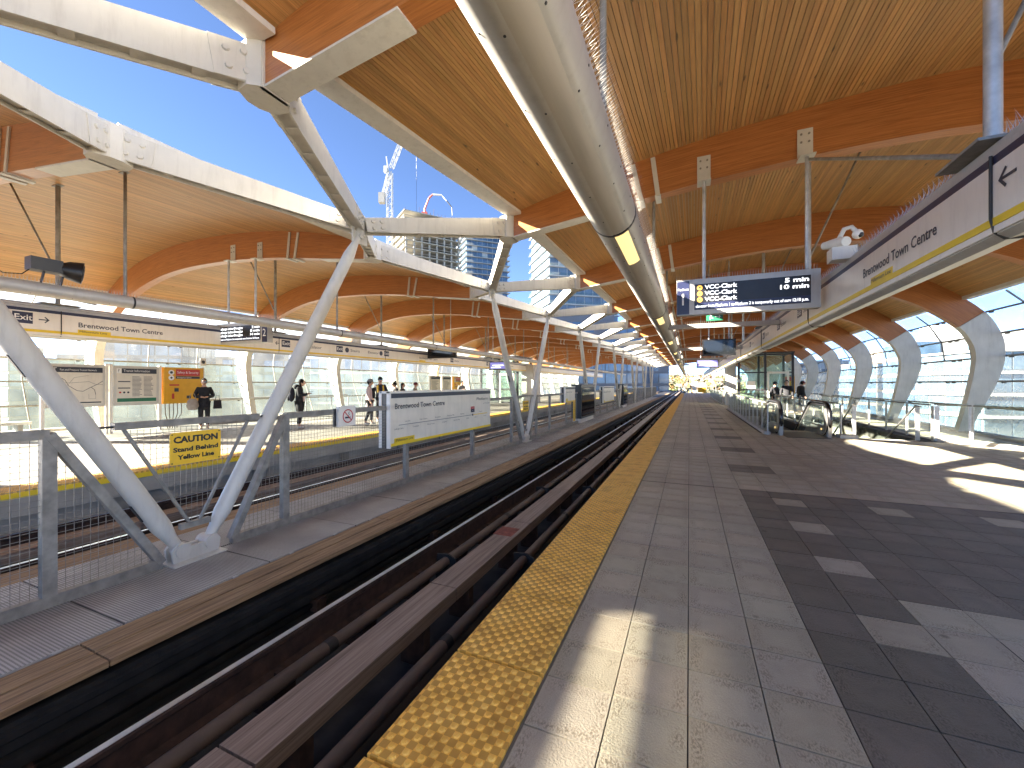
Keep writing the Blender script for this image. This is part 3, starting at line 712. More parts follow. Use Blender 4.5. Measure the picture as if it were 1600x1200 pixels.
# ------------------------------------------------------------------ V columns
def vcol(k):
    by = ty(2*k)+S/2; base = Vector((XC, by, -0.36))
    t = thing('v_column', 'white steel V column between the tracks, %s from the camera' % ['nearest', 'second', 'third', 'fourth', 'fifth', 'sixth', 'seventh'][k], 'column', 'V columns between the tracks')
    for s_ in (-1, 1):
        top = hub(2*k + (0 if s_ < 0 else 1)); top = top+Vector((0, -s_*0.02, -0.16))
        foot = base+Vector((0, s_*0.14, 0.13)); d = (top-foot); L = d.length; d.normalize()
        pts = [foot+d*q for q in (0.05, 0.16, 0.32, L*0.5, L-0.42, L-0.16, L-0.03)]
        st = MB().tube(pts, [0.052, 0.058, 0.085, 0.09, 0.085, 0.052, 0.048], 20).obj('strut', 'white_steel', t, smooth=True)
        MB().disc(foot+Vector((-0.095, 0, 0.0)), (1, 0, 0), 0.072, 0.19, 16).obj('pin', 'white_steel', st, smooth=True)
        MB().disc(top+Vector((-0.07, 0, 0.0)), (1, 0, 0), 0.05, 0.14, 12).obj('pin', 'white_steel', st, smooth=True)
        for q in (0.45, 2.05):
            p = foot+d*q; MB().beam(p+Vector((0, s_*0.08, 0)), p+Vector((0, s_*0.08, 0))+d*0.2, 0.05, 0.03, up=(1, 0, 0)).obj('clamp', 'dark_metal', st)
    m = MB()
    for x in (-0.055, 0.055):
        m.prism([(by-0.22, -0.36), (by+0.22, -0.36), (by+0.24, -0.22), (by+0.19, -0.15), (by+0.06, -0.21), (by-0.06, -0.21), (by-0.19, -0.15), (by-0.24, -0.22)], 'x', XC+x-0.014, XC+x+0.014)
    m.box(XC-0.16, XC+0.16, by-0.26, by+0.26, -0.372, -0.345)
    m.obj('base_bracket', 'white_steel', t)
for k in range(7): vcol(k)

# ------------------------------------------------------------------ glazed side walls
def u_at_z(z, i, side, lo=8.0, hi=15.0):
    for _ in range(40):
        m = (lo+hi)/2
        if prof(OUT, m, i, side)[1] > z: lo = m
        else: hi = m
    return lo
ZR = [None, 3.70, 3.05, 2.35, 1.58, 0.80, 0.04]
for side in 'RL':
    where = 'right' if side == 'R' else 'left'; sg = 1 if side == 'R' else -1; UD = UDS[side]
    for i in range(0 if side == 'R' else 0, NF-1):
        t = thing('glazed_wall', 'curved glass wall bay on the %s side between the %s and %s arches' % (where, ORD[i], ORD[i+1]), 'glass wall', 'glazed bays of the %s wall' % where)
        rows = []
        for z in ZR:
            ul = [UD+0.12 if z is None else u_at_z(z, q, side) for q in (i, i+1)]
            rows.append([prof(OUT, ul[0], i, side), prof(OUT, ul[1], i+1, side)])
        o = 0.10*sg
        cols_ = [0.0, 0.2, 0.6, 1.0] if False else ([0.0, 0.34, 0.67, 1.0] if i < 9 else [0.0, 0.5, 1.0])
        def pt(r, f, off=0.0):
            a, b = rows[r]; return Vector((a[0]+(b[0]-a[0])*f+o+off*sg, fy(i)+(fy(i+1)-fy(i))*f, a[1]+(b[1]-a[1])*f))
        for r in range(len(rows)-1):
            mat = ('glass_clear' if r < 2 else 'glass_wall' if r < 3 else 'glass_frosted')
            if side == 'L' and r != 2: mat = 'glass_fritted' if r < 2 else 'glass_dusty'
            for c in range(len(cols_)-1):
                f0, f1 = cols_[c]+0.004, cols_[c+1]-0.004
                a, b, c_, d = pt(r, f0), pt(r, f1), pt(r+1, f1), pt(r+1, f0)
                dn = (d-a).normalized()*0.008; w = Vector((0.012*sg, 0, 0))
                MB().hexa([d-dn, c_-dn, b+dn, a+dn, d-dn+w, c_-dn+w, b+dn+w, a+dn+w]).obj('glass_pane', mat, t)
            # transom with point fixings
            if r:
                tr = MB().tube([pt(r, 0.02, -0.07), pt(r, 0.98, -0.07)], 0.030, 8).obj('transom', 'galvanised', t, smooth=True)
                mb = MB()
                for f in (0.06, 0.46, 0.54, 0.94):
                    p = pt(r, f, -0.05); mb.box(p.x-0.035, p.x+0.035, p.y-0.05, p.y+0.05, p.z-0.06, p.z-0.01)
                stuff(mb.obj('fixings', 'dark_metal', tr))
            else:
                pass
        for f in cols_[1:-1]:
            for r in range(3 if side == 'R' else 6): MB().beam(pt(r, f, -0.02), pt(r+1, f, -0.02), 0.03, 0.04, up=(1, 0, 0)).obj('mullion', 'galvanised', t)
        a, b = pt(6, 0.0), pt(6, 1.0)
        MB().hexa([(a.x-0.25*sg, a.y, -0.02), (b.x-0.25*sg, b.y, -0.02), (b.x+0.1*sg, b.y, -0.02), (a.x+0.1*sg, a.y, -0.02), (a.x-0.25*sg, a.y, 0.06), (b.x-0.25*sg, b.y, 0.06), (b.x+0.1*sg, b.y, 0.06), (a.x+0.1*sg, a.y, 0.06)]).obj('sill_kerb', 'concrete_pale', t)

# ------------------------------------------------------------------ fence along the centre walkway
WX = XC
def wires(mb, y0, y1, z0, z1, clip=None, step=0.052, r=0.0016):
    n = int((y1-y0)/step)
    for k in range(n+1):
        y = y0+(y1-y0)*k/max(1, n); a, b = (z0, z1) if clip is None else clip(y)
        if b-a < 0.02: continue
        mb.box(WX-r, WX+r, y-r, y+r, a, b)
    m = int((z1-z0)/step)
    for k in range(1, m+1):
        z = z0+(z1-z0)*k/(m+1)
        if clip is None: mb.box(WX-r, WX+r, y0, y1, z-r, z+r)
        else:
            ys = [y0+(y1-y0)*q/60 for q in range(61)]; ins = [y for y in ys if clip(y)[0] <= z <= clip(y)[1]]
            if ins: mb.box(WX-r, WX+r, ins[0], ins[-1], z-r, z+r)
FT, FB = 1.12, -0.30
def fence(y0, y1, d0, d1, posts, label):
    """y0,y1 end posts; d0,d1 foot of the raked end braces (None = no brace)"""
    t = thing('mesh_fence', label, 'fence', 'mesh fences on the centre walkway')
    MB().box(WX-0.04, WX+0.04, y0, y1, FT-0.075, FT).obj('top_rail', 'galvanised', t)
    a = d0 if d0 is not None else y0; b = d1 if d1 is not None else y1
    MB().box(WX-0.035, WX+0.035, a, b, -0.358, FB+0.04).obj('bottom_rail', 'galvanised', t)
    for y in [y0, y1]+posts: MB().box(WX-0.038, WX+0.038, y-0.045, y+0.045, FB+0.04, FT-0.075).obj('post', 'galvanised', t)
    for yt, yb in ((y0, d0), (y1, d1)):
        if yb is not None: MB().beam((WX, yt, FT-0.04), (WX, yb, FB), 0.07, 0.085, up=(1, 0, 0)).obj('raked_brace', 'galvanised', t)
    mb = MB(); wires(mb, y0, y1, FB+0.04, FT-0.075)
    for yt, yb in ((y0, d0), (y1, d1)):
        if yb is None: continue
        lo, hi = min(yt, yb), max(yt, yb)
        wires(mb, lo, hi, FB+0.04, FT-0.075, clip=lambda y, yt=yt, yb=yb: (FB+0.04, FB+(FT-FB)*max(0, min(1, (y-yb)/(yt-yb)))-0.06))
    stuff(mb.obj('wire_mesh', 'galvanised', t))
    return t
def gap_panel(by, n):
    t = thing('mesh_gate_panel', 'small tapered mesh panel hung between the arms of the %s V column' % n, 'mesh panel', 'mesh panels inside the V columns')
    y0, y1 = by-0.68, by+0.72
    MB().box(WX-0.04, WX+0.04, y0, y1, FT-0.05, FT+0.015).obj('top_rail', 'galvanised', t)
    MB().box(WX-0.03, WX+0.03, by-0.13, by+0.16, -0.03, 0.03).obj('bottom_rail', 'galvanised', t)
    for a, b in ((y0+0.08, by-0.04), (y1-0.12, by+0.06)): MB().beam((WX, a, FT-0.05), (WX, b, 0.02), 0.025, 0.03, up=(1, 0, 0)).obj('rod', 'galvanised', t)
    MB().tube([(WX, y0, FT-0.02), (WX, y0-0.1, FT-0.02), (WX, y0-0.16, FT+0.08)], 0.012, 6).obj('bracket', 'dark_metal', t)
    MB().tube([(WX, y1, FT-0.02), (WX, y1+0.1, FT-0.02)], 0.012, 6).obj('bracket', 'dark_metal', t)
    mb = MB(); wires(mb, y0+0.08, y1-0.1, 0.03, FT-0.06, clip=lambda y: (max(0.03, 0.02+(FT-0.07)*max((by-0.04-y)/(by-0.04-y0-0.08), (y-by-0.06)/(y1-0.12-by-0.06), 0)), FT-0.06))
    stuff(mb.obj('wire_mesh', 'galvanised', t))
fence(-6.0, 1.64, None, 2.44, [-3.6, -1.0], 'galvanised mesh fence at the left picture edge, before the nearest V column')
for k in range(7):
    by = ty(2*k)+S/2
    gap_panel(by, ['nearest', 'second', 'third', 'fourth', 'fifth', 'sixth', 'seventh'][k])
    nxt = by+2*S
    fence(by+1.09, nxt-1.09, by+0.40, nxt-0.32, [by+3.63, by+6.23] if k == 0 else [by+2.6, by+4.9, by+7.2],
          'long galvanised mesh fence on the walkway between the %s V columns' % ['first and second', 'second and third', 'third and fourth', 'fourth and fifth', 'fifth and sixth', 'sixth and seventh', 'seventh and last'][k])

def rounded(y0, y1, z0, z1, r, n=4):
    P = []
    for cyy, cz, a0 in ((y1-r, z1-r, 0), (y0+r, z1-r, 90), (y0+r, z0+r, 180), (y1-r, z0+r, 270)):
        for k in range(n+1): a = R(a0+90*k/n); P.append((cyy+r*math.cos(a), cz+r*math.sin(a)))
    return P
EX, EZ, EY = (1, 0, 0), (0, 0, 1), (0, 1, 0)
# caution sign on the first gap panel
def caution(y0, z0, label, lines=True, w=0.50, h=0.335):
    t = thing('caution_sign', label, 'sign', 'yellow caution signs')
    MB().prism(rounded(y0, y0+w, z0, z0+h, 0.03), 'x', WX+0.03, WX+0.036).obj('sign_plate', 'caution_yellow', t)
    mb = MB()
    for a in (0.02, w-0.02):
        for b in (0.02, h-0.02): mb.disc((WX+0.035, y0+a, z0+b), (1, 0, 0), 0.007, 0.004, 8)
    stuff(mb.obj('rivets', 'dark_metal', t))
    x = WX+0.036
    text('CAUTION', (x, y0+w/2, z0+h*0.68), EY, EZ, h*0.19, 'black_paint', t, w*0.87, 'CENTER', 0.045)
    text('Stand Behind', (x, y0+w/2, z0+h*0.40), EY, EZ, h*0.135, 'black_paint', t, w*0.88, 'CENTER', 0.038)
    text('Yellow Line', (x, y0+w/2, z0+h*0.16), EY, EZ, h*0.135, 'black_paint', t, w*0.72, 'CENTER', 0.038)
caution(2.50, 0.66, 'yellow caution stand behind yellow line sign on the nearest mesh panel')
caution(ty(2)+S/2-0.25, 0.62, 'small yellow caution sign between the arms of the second V column')
def nosmoke(y0):
    t = thing('no_smoking_sign', 'white square no smoking sign with red ring clamped to the fence rail', 'sign')
    B((WX+0.05, WX+0.10, y0, y0+0.34, 0.86, 1.165)).obj('sign_plate', 'sign_white', t)
    B((WX+0.02, WX+0.05, y0-0.04, y0+0.01, 0.86, 1.13)).obj('clamp', 'dark_metal', t)
    x = WX+0.104; c = (y0+0.18, 1.01)
    mb = MB(); n = 32
    for k in range(n):
        a, b = 2*math.pi*k/n, 2*math.pi*(k+1)/n
        mb.quad(*[(x, c[0]+r*math.cos(q), c[1]+r*math.sin(q)) for r, q in ((0.105, a), (0.105, b), (0.088, b), (0.088, a))])
    d = Vector((0, 0.7071, -0.7071)); e = Vector((0, 0.7071, 0.7071)); cc = Vector((x+0.0015, *c))
    mb.quad(cc-d*0.09-e*0.008, cc+d*0.09-e*0.008, cc+d*0.09+e*0.008, cc-d*0.09+e*0.008)
    mb.obj('ring', 'sign_red', t, fix=False)
    mb = MB(); mb.quad((x, c[0]-0.06, c[1]-0.035), (x, c[0]+0.03, c[1]-0.035), (x, c[0]+0.03, c[1]-0.01), (x, c[0]-0.06, c[1]-0.01)); mb.quad((x, c[0]+0.036, c[1]-0.035), (x, c[0]+0.05, c[1]-0.035), (x, c[0]+0.05, c[1]-0.01), (x, c[0]+0.036, c[1]-0.01))
    pts = [(0.0, 0.0), (0.02, 0.02), (0.005, 0.045), (0.025, 0.065)]
    for (a, b), (a2, b2) in zip(pts, pts[1:]): mb.quad((x, c[0]+a, c[1]+b), (x, c[0]+a+0.012, c[1]+b), (x, c[0]+a2+0.012, c[1]+b2), (x, c[0]+a2, c[1]+b2))
    mb.obj('cigarette', 'letter_dark', t, fix=False)
nosmoke(4.65)

def name_sign(y0, y1, z0, z1, label, full):
    t = thing('station_name_sign', label, 'sign', 'station name boards on the fence')
    xf = WX+0.115
    B((WX-0.09, xf-0.004, y0, y1, z0, z1)).obj('sign_panel', 'sign_cream', t)
    B((WX-0.10, xf+0.004, y0-0.03, y1+0.02, z1, z1+0.035)).obj('top_cap', 'sign_white', t)
    B((xf-0.004, xf+0.001, y0, y1, z1-0.085, z1-0.005)).obj('navy_band', 'letter_dark', t)
    B((xf-0.004, xf+0.002, y0, y1, z0, z0+0.05)).obj('yellow_stripe', 'sign_yellow', t)
    for a, b, c, m in ((WX+0.05, xf+0.01, y0-0.03, 'sign_white'), (WX-0.06, WX+0.05, y0-0.02, 'black_paint'), (WX-0.12, WX-0.06, y0-0.03, 'sign_white')):
        B((a, b, c, y0, z0-0.03, z1+0.03)).obj('end_profile', m, t)
    w = y1-y0; h = z1-z0; x = xf+0.001
    if not full:
        text('Brentwood Town Centre', (x, y0+0.10, z0+h*0.62), EY, EZ, h*0.12, 'letter_dark', t, w*0.6)
        B((xf-0.003, xf+0.0025, y0+0.08, y0+0.35, z0+0.05, z0+0.16)).obj('line_label', 'sign_yellow', t)
        return
    text('Brentwood Town Centre', (x, y0+0.10, z0+0.655), EY, EZ, 0.098, 'letter_dark', t, 1.62, bold=0.012)
    text('Platform 1', (x, y1-0.78, z0+0.70), EY, EZ, 0.075, 'letter_grey', t, 0.72)
    text('to VCC-Clark', (x, y1-0.42, z0+0.60), EY, EZ, 0.032, 'letter_grey', t, 0.36)
    B((xf-0.003, xf+0.0025, y0+0.10, y0+0.68, z0+0.05, z0+0.135)).obj('line_label', 'sign_yellow', t)
    text('Millennium Line', (xf+0.004, y0+0.14, z0+0.07), EY, EZ, 0.05, 'letter_dark', t, 0.48)
    zl = z0+0.36; ys, ye = y0+0.22, y1-0.20; yh = y0+w*0.755
    MB().box(xf, xf+0.0025, ys, yh, zl-0.005, zl+0.005).obj('route_line', 'letter_grey', t)
    MB().box(xf, xf+0.0026, yh, ye, zl-0.008, zl+0.008).obj('route_line', 'sign_yellow', t)
    st = ['Lafarge Lake', 'Lincoln', 'Coquitlam', 'Inlet Centre', 'Moody Centre', 'Burquitlam', 'Lougheed', 'Production Way', 'Lake City Way', 'Sperling', 'Holdom']
    for k, nme in enumerate(st):
        yy = ys+(yh-ys)*k/(len(st)); up_ = k % 2
        text(nme, (x, yy, zl+(0.045 if up_ else -0.075)), EY, EZ, 0.028, 'letter_grey', t, min(0.30, 0.021*len(nme)), 'CENTER')
    for k, nme in enumerate(['Gilmore', 'Rupert', 'Renfrew']):
        text(nme, (x, yh+(ye-yh)*(k+0.7)/3.2, zl+(0.045 if k % 2 else -0.075)), EY, EZ, 0.028, 'letter_grey', t, 0.15, 'CENTER')
    MB().disc((xf, yh, zl), (1, 0, 0), 0.025, 0.004, 12).obj('route_dot', 'letter_dark', t)
    B((xf, xf+0.003, yh-0.09, yh+0.09, zl+0.14, zl+0.20)).obj('here_mark', 'sign_red', t); B((xf, xf+0.003, yh-0.09, yh+0.09, zl+0.065, zl+0.14)).obj('here_mark', 'navy', t)
    text('You are', (x+0.003, yh, zl+0.155), EY, EZ, 0.022, 'letter_white', t, 0.12, 'CENTER'); text('here', (x+0.003, yh, zl+0.095), EY, EZ, 0.022, 'letter_white', t, 0.08, 'CENTER')
name_sign(5.80, 9.74, 0.40, 1.335, 'large cream station name board with route line on the fence by the no smoking sign', True)
name_sign(16.9, 18.5, 0.72, 1.36, 'small station name board on the fence beside the black cabinet', False)
name_sign(25.3, 29.2, 0.36, 1.32, 'station name board on the fence beyond the black cabinet', False)
def cabinet(y0, y1, label):
    t = thing('screen_cabinet', label, 'cabinet', 'black screen cabinets on the walkway')
    B((WX-0.28, WX+0.20, y0, y1, -0.15, 1.42)).obj('housing', 'black_paint', t)
    B((WX+0.20, WX+0.22, y0+0.12, y1-0.12, -0.05, 1.34)).obj('glass_front', 'glass_dark', t)
    B((WX-0.24, WX+0.16, y0+0.1, y1-0.1, -0.36, -0.15)).obj('plinth', 'sign_white', t)
    B((WX-0.32, WX+0.24, y0-0.10, y1+0.02, 1.42, 1.48)).obj('hood', 'black_paint', t)
cabinet(19.3, 22.3, 'tall black glazed screen cabinet before the third V column')
cabinet(33.0, 35.2, 'tall black screen cabinet before the fourth V column')
t = thing('caution_post', 'narrow yellow and black caution strip on the fence before the cabinet', 'sign')
B((WX+0.05, WX+0.06, 18.4, 18.75, -0.2, 0.85)).obj('strip', 'caution_yellow', t); text('CAUTION', (WX+0.061, 18.64, -0.15), EZ, (0, -1, 0), 0.12, 'black_paint', t, 0.9)

# ------------------------------------------------------------------ linear lights over both platforms
def spikes(parent, pts, nrm, ln=0.10, step=0.045, mat='galv_light', across=None):
    mb = MB()
    a, b = Vector(pts[0]), Vector(pts[1]); n = int((b-a).length/step); up = Vector(nrm)
    for k in range(n):
        p = a.lerp(b, k/n); ac = Vector(across) if across else Vector((0, 0, 0))
        for s_ in ((-1, 0, 1) if k % 2 else (-0.5, 0.5)):
            tip = p+up*ln*random.uniform(0.85, 1.05)+ac*s_*0.05
            q = 0.0021; m = len(mb.v); mb.v += [(p.x-q, p.y, p.z), (p.x+q, p.y, p.z), (p.x, p.y+q*1.6, p.z), tuple(tip)]; mb.f += [(m, m+1, m+3), (m+1, m+2, m+3), (m+2, m, m+3)]
    return stuff(mb.obj('bird_spikes', mat, parent, fix=False))
def linear_light(x, z, rad, tilt, label, lit, y0, nseg, poles, xs):
    t = thing('linear_light', label, 'light fitting', 'linear lights over the platforms')
    n = 28; d0 = -math.pi/2+tilt      # lens centre direction
    for k in range(nseg):
        ya = y0+S*k; yb = ya+S-0.012
        # housing: tube with a flat side rail each side of the lens
        prf = []
        for q in range(n):
            a = d0+R(24)+(2*math.pi-2*R(24))*q/(n-1); prf.append((x+rad*math.cos(a), z+rad*math.sin(a)))
        seg = MB().prism(prf, 'y', ya, yb).obj('housing_segment', 'aluminium', t, smooth=True)
        lens = []
        for q in range(9):
            a = d0-R(23)+2*R(23)*q/8; lens.append((x+rad*0.97*math.cos(a), z+rad*0.97*math.sin(a)))
        lens += [(x+rad*0.80*math.cos(d0+R(26)), z+rad*0.80*math.sin(d0+R(26))), (x+rad*0.80*math.cos(d0-R(26)), z+rad*0.80*math.sin(d0-R(26)))]
        if lit:
            MB().prism(lens, 'y', ya+0.03, ya+0.95).obj('lit_lens', 'lamp_lens', seg, smooth=True)
            MB().prism(lens, 'y', ya+0.96, yb-0.005).obj('lens', 'lens_frosted', seg, smooth=True)
        else:
            MB().prism(lens, 'y', ya+0.01, yb-0.005).obj('lens', 'lens_frosted', seg, smooth=True)
        ring = [(x+(rad+0.004)*math.cos(2*math.pi*q/n), z+(rad+0.004)*math.sin(2*math.pi*q/n)) for q in range(n)]
        MB().prism(ring, 'y', ya-0.018, ya+0.012).obj('joint_ring', 'dark_metal', seg, smooth=True)
        mb = MB()
        for q in range(10):
            for a in (d0+R(27), d0-R(27), d0+R(62), d0-R(62)):
                yy = ya+0.3+q*0.47; c = (x+rad*math.cos(a), yy, z+rad*math.sin(a)); mb.disc(c, (math.cos(a), 0, math.sin(a)), 0.006, 0.003, 6)
        if k < 4: stuff(mb.obj('screws', 'dark_metal', seg))
        if k < 7 and lit: spikes(seg, ((x+rad*0.80, ya, z+rad*0.58), (x+rad*0.80, yb, z+rad*0.58)), (0.85, 0, 0.5), 0.13, 0.04 if k < 4 else 0.08, 'sign_white', EY)
        if k < 9: spikes(seg, ((x+0.0, ya, z+rad), (x+0.0, yb, z+rad)), (0, 0, 1), 0.11, 0.04 if k < 4 else 0.08, 'galv_light', EX)
    for yy, zt_ in poles:
        p = MB().tube([(x, yy, z+rad*0.95), (x, yy, zt_)], 0.026, 10).obj('hanger_pole', 'galvanised', t, smooth=True)
        MB().box(x-0.13, x+0.13, yy-0.045, yy+0.045, zt_-0.012, zt_).obj('ceiling_plate', 'galvanised', p)
def deck_z(x, y, side):
    i = max(-2, min(NF-2, int(math.floor((y-0.30)/S-0.5)))); f = (y-fy(i))/S; lo, hi = 0.0, 9.0
    def zz(ii):
        lo, hi = 0.0, 9.0
        for _ in range(30):
            m = (lo+hi)/2
            xx = prof(OUT, m, ii, side)[0]
            if (xx < x) == (side == 'R'): lo = m
            else: hi = m
        return prof(OUT, lo, ii, side)[1]
    return zz(i)*(1-f)+zz(i+1)*f
LR = (-0.60, 2.95); LL = (-9.35, 2.98)
linear_light(LR[0], LR[1], 0.186, R(22), 'long grey tubular light fitting hung over the near platform edge', True, 3.6-2*S, 15, [(3.15+S*k, deck_z(LR[0], 3.15+S*k, 'R')-0.002) for k in range(12)], None)
linear_light(LL[0], LL[1], 0.11, R(-22), 'slim grey tubular light fitting hung over the far platform edge', False, 4.2-2*S, 15, [(4.1+S*k, deck_z(LL[0], 4.1+S*k, 'L')-0.002) for k in range(12)], None)

# ------------------------------------------------------------------ sign beams along both platforms
def sign_beam(xf, sg, label, y0, y1):
    """xf = sign face, sg = +1 when the body lies on +x of the face"""
    t = thing('sign_beam', label, 'sign', 'sign beams along the platforms')
    X = lambda a: xf+sg*a
    bx = lambda a, b: (min(X(a), X(b)), max(X(a), X(b)))
    top = [(X(0.012), 2.99), (X(0.012), 3.03), (X(0.03), 3.045), (X(0.03), 3.075), (X(0.06), 3.09), (X(0.06), 3.11), (X(0.24), 3.11), (X(0.28), 3.0), (X(0.28), 2.56), (X(0.20), 2.46), (X(0.08), 2.44), (X(0.02), 2.475), (X(0.02), 2.985)]
    MB().prism(top, 'y', y0, y1).obj('housing', 'aluminium', t)
    B((*bx(0.004, 0.019), y0, y1, 2.925, 2.985)).obj('navy_band', 'navy', t)
    k = 0; y = y0
    while y < y1-0.1:
        ye = min(y1, y+1.22); B((*bx(0.0, 0.0195), y+0.002, ye-0.002, 2.582, 2.925)).obj('face_panel', 'sign_white', t); y = ye
    B((*bx(-0.002, 0.0195), y0, y1, 2.53, 2.581)).obj('yellow_stripe', 'sign_yellow', t)
    B((*bx(0.004, 0.0195), y0, y1, 2.485, 2.529)).obj('lower_rail', 'sign_white', t)
    return t
SR = 1.82
sr = sign_beam(SR, 1, 'long white sign beam with navy and yellow bands over the near platform', -3.9, 62.0)
DY = (0, -1, 0)
def on_right(body, y, z, h, width, mat='letter_dark', bold=0.0): return text(body, (SR-0.001, y, z), DY, EZ, h, mat, sr, width, 'LEFT', bold)
def on_left(body, y, z, h, width, mat='letter_dark', bold=0.0): return text(body, (SL+0.001, y, z), EY, EZ, h, mat, sl, width, 'LEFT', bold)
on_right('Brentwood Town Centre', 5.90, 2.70, 0.10, 1.52, bold=0.012)
B((SR-0.003, SR+0.001, 5.16, 5.68, 2.575, 2.65)).obj('line_label', 'sign_yellow', sr)
text('Millennium Line', (SR-0.004, 5.66, 2.592), DY, EZ, 0.042, 'letter_dark', sr, 0.47)
def arrow(parent, x, y, z, s, dirn, nrm, mat='letter_dark'):
    mb = MB()
    def bar(a, b, w):
        a = Vector((x, *a)); b = Vector((x, *b)); d = (b-a).normalized(); sd = Vector((0, -d.z, d.y))*w/2; mb.quad(a-sd, b-sd, b+sd, a+sd)
    e = 0.014*s/0.1
    bar((y-dirn*s*0.5, z), (y+dirn*s*0.48, z), e); x += nrm*0.0008
    bar((y+dirn*s*0.10, z+s*0.40), (y+dirn*s*0.52, z-e*0.3), e); x += nrm*0.0008; bar((y+dirn*s*0.10, z-s*0.40), (y+dirn*s*0.52, z+e*0.3), e)
    mb.obj('arrow', mat, parent, fix=False)
arrow(sr, SR-0.003, 3.57, 2.80, 0.15, 1, -1)
B((SR-0.003, SR+0.001, 2.85, 3.42, 2.62, 2.925)).obj('exit_label', 'navy', sr)
B((SR-0.0045, SR-0.002, 2.90, 3.37, 2.66, 2.90)).obj('exit_plate', 'letter_white', sr)
text('Exit', (SR-0.0055, 3.34, 2.70), DY, EZ, 0.15, 'navy', sr, 0.40, bold=0.01)
for yb in (8.7, 10.6, 12.6, 15.2):
    B((SR-0.003, SR+0.001, yb, yb+0.32, 2.70, 2.86)).obj('exit_label', 'navy', sr); text('Exit', (SR-0.004, yb+0.29, 2.735), DY, EZ, 0.09, 'letter_white', sr, 0.25, bold=0.01)
    text(['Stairs', 'Elevator', 'Escalator', 'Stairs'][int(yb) % 4], (SR-0.001, yb-0.12, 2.735), DY, EZ, 0.085, 'letter_dark', sr, 0.5)
for y in (3.30+0.42, 8.25, 13.1, 18.0):
    P = [(SR-0.008, y, 2.99), (SR-0.008, y, 2.58), (SR+0.01, y, 2.49), (SR+0.06, y, 2.445), (SR+0.22, y, 2.44)]
    MB().tube(P, 0.009, 6).obj('cable_strap', 'rubber', sr)
for k in range(9):
    y = 4.0+S*k; zz = deck_z(SR+0.14, y, 'R')
    p = MB().tube([(SR+0.14, y, 3.11), (SR+0.14, y, zz)], 0.048 if k == 0 else 0.04, 12).obj('hanger_pole', 'galv_light', sr, smooth=True)
    MB().box(SR-0.06, SR+0.34, y-0.26, y+0.26, 3.115, 3.135).obj('cap_plate', 'galvanised', p)
    MB().box(SR+0.0, SR+0.28, y-0.05, y+0.05, zz-0.015, zz).obj('ceiling_plate', 'galvanised', p)
    y2 = y+1.5 if k else y+1.2
    xb = SR+0.14+0.9; MB().tube([(SR+0.14, y, 3.72), (xb, y+0.5, deck_z(xb, y+0.5, 'R'))], 0.018, 8).obj('brace', 'galvanised', p, smooth=True)
spikes(sr, ((SR+0.08, 0.5, 3.11), (SR+0.08, 22, 3.11)), (0, 0, 1), 0.11, 0.04, 'galv_light', EX)
SL = -11.85
sl = sign_beam(SL, -1, 'long white sign beam with dark and yellow bands over the far platform', -3.9, 62.0)
on_left('Brentwood Town Centre', 4.40, 2.70, 0.10, 1.52, bold=0.012)
B((SL-0.001, SL+0.003, 4.40, 4.94, 2.575, 2.65)).obj('line_label', 'sign_yellow', sl)
text('Millennium Line', (SL+0.004, 4.42, 2.592), EY, EZ, 0.042, 'letter_dark', sl, 0.45)
def exit_l(y, w=0.27):
    B((SL-0.001, SL+0.003, y, y+w, 2.68, 2.90)).obj('exit_label', 'navy', sl); text('Exit', (SL+0.004, y+w*0.06, 2.745), EY, EZ, 0.11, 'letter_white', sl, w*0.88, bold=0.008)
exit_l(3.48, 0.27); arrow(sl, SL+0.003, 3.90, 2.78, 0.14, 1, 1)
arrow(sl, SL+0.003, 9.0, 2.78, 0.14, -1, 1); exit_l(9.14, 0.3); text('Escalator', (SL+0.001, 10.05, 2.72), EY, EZ, 0.10, 'letter_dark', sl, 0.62)
exit_l(11.35, 0.3); MB().disc((SL, 11.86, 2.78), (1, 0, 0), 0.095, 0.004, 16).obj('pictogram', 'navy', sl); text('Stairs', (SL+0.001, 12.02, 2.73), EY, EZ, 0.10, 'letter_dark', sl, 0.48)
text('Elevator', (SL+0.001, 12.95, 2.73), EY, EZ, 0.10, 'letter_dark', sl, 0.62); MB().disc((SL, 13.73, 2.78), (1, 0, 0), 0.095, 0.004, 16).obj('pictogram', 'navy', sl); exit_l(13.92, 0.3)
on_left('Brentwood Town Centre', 16.4, 2.70, 0.10, 1.52); B((SL-0.001, SL+0.003, 16.4, 16.9, 2.575, 2.65)).obj('line_label', 'sign_yellow', sl)
for yb in (19.2, 23.5, 27): exit_l(yb, 0.3); text('Stairs', (SL+0.001, yb+0.4, 2.73), EY, EZ, 0.10, 'letter_dark', sl, 0.48)
for y in (4.15, 9.05, 14.0): MB().tube([(SL+0.006, y, 2.99), (SL+0.008, y, 2.58), (SL-0.02, y, 2.47)], 0.009, 6).obj('cable_strap', 'rubber', sl)
for k in range(9):
    y = 4.15+S*k; zz = deck_z(SL-0.14, y, 'L')
    p = MB().tube([(SL-0.14, y, 3.11), (SL-0.14, y, zz)], 0.04, 12).obj('hanger_pole', 'galvanised', sl, smooth=True)
    MB().box(SL-0.34, SL+0.06, y-0.30, y+0.30, 3.115, 3.135).obj('cap_plate', 'galvanised', p); MB().box(SL-0.28, SL, y-0.05, y+0.05, zz-0.015, zz).obj('ceiling_plate', 'galvanised', p)
    MB().tube([(SL-0.14, y, 3.75), (SL-1.0, y-0.4, deck_z(SL-1.0, y-0.4, 'L'))], 0.018, 8).obj('brace', 'galvanised', p, smooth=True)
    MB().tube([(SL-0.14, y, 3.3), (SL-0.9, y+0.9, 3.35)], 0.018, 8).obj('brace', 'galvanised', p, smooth=True)

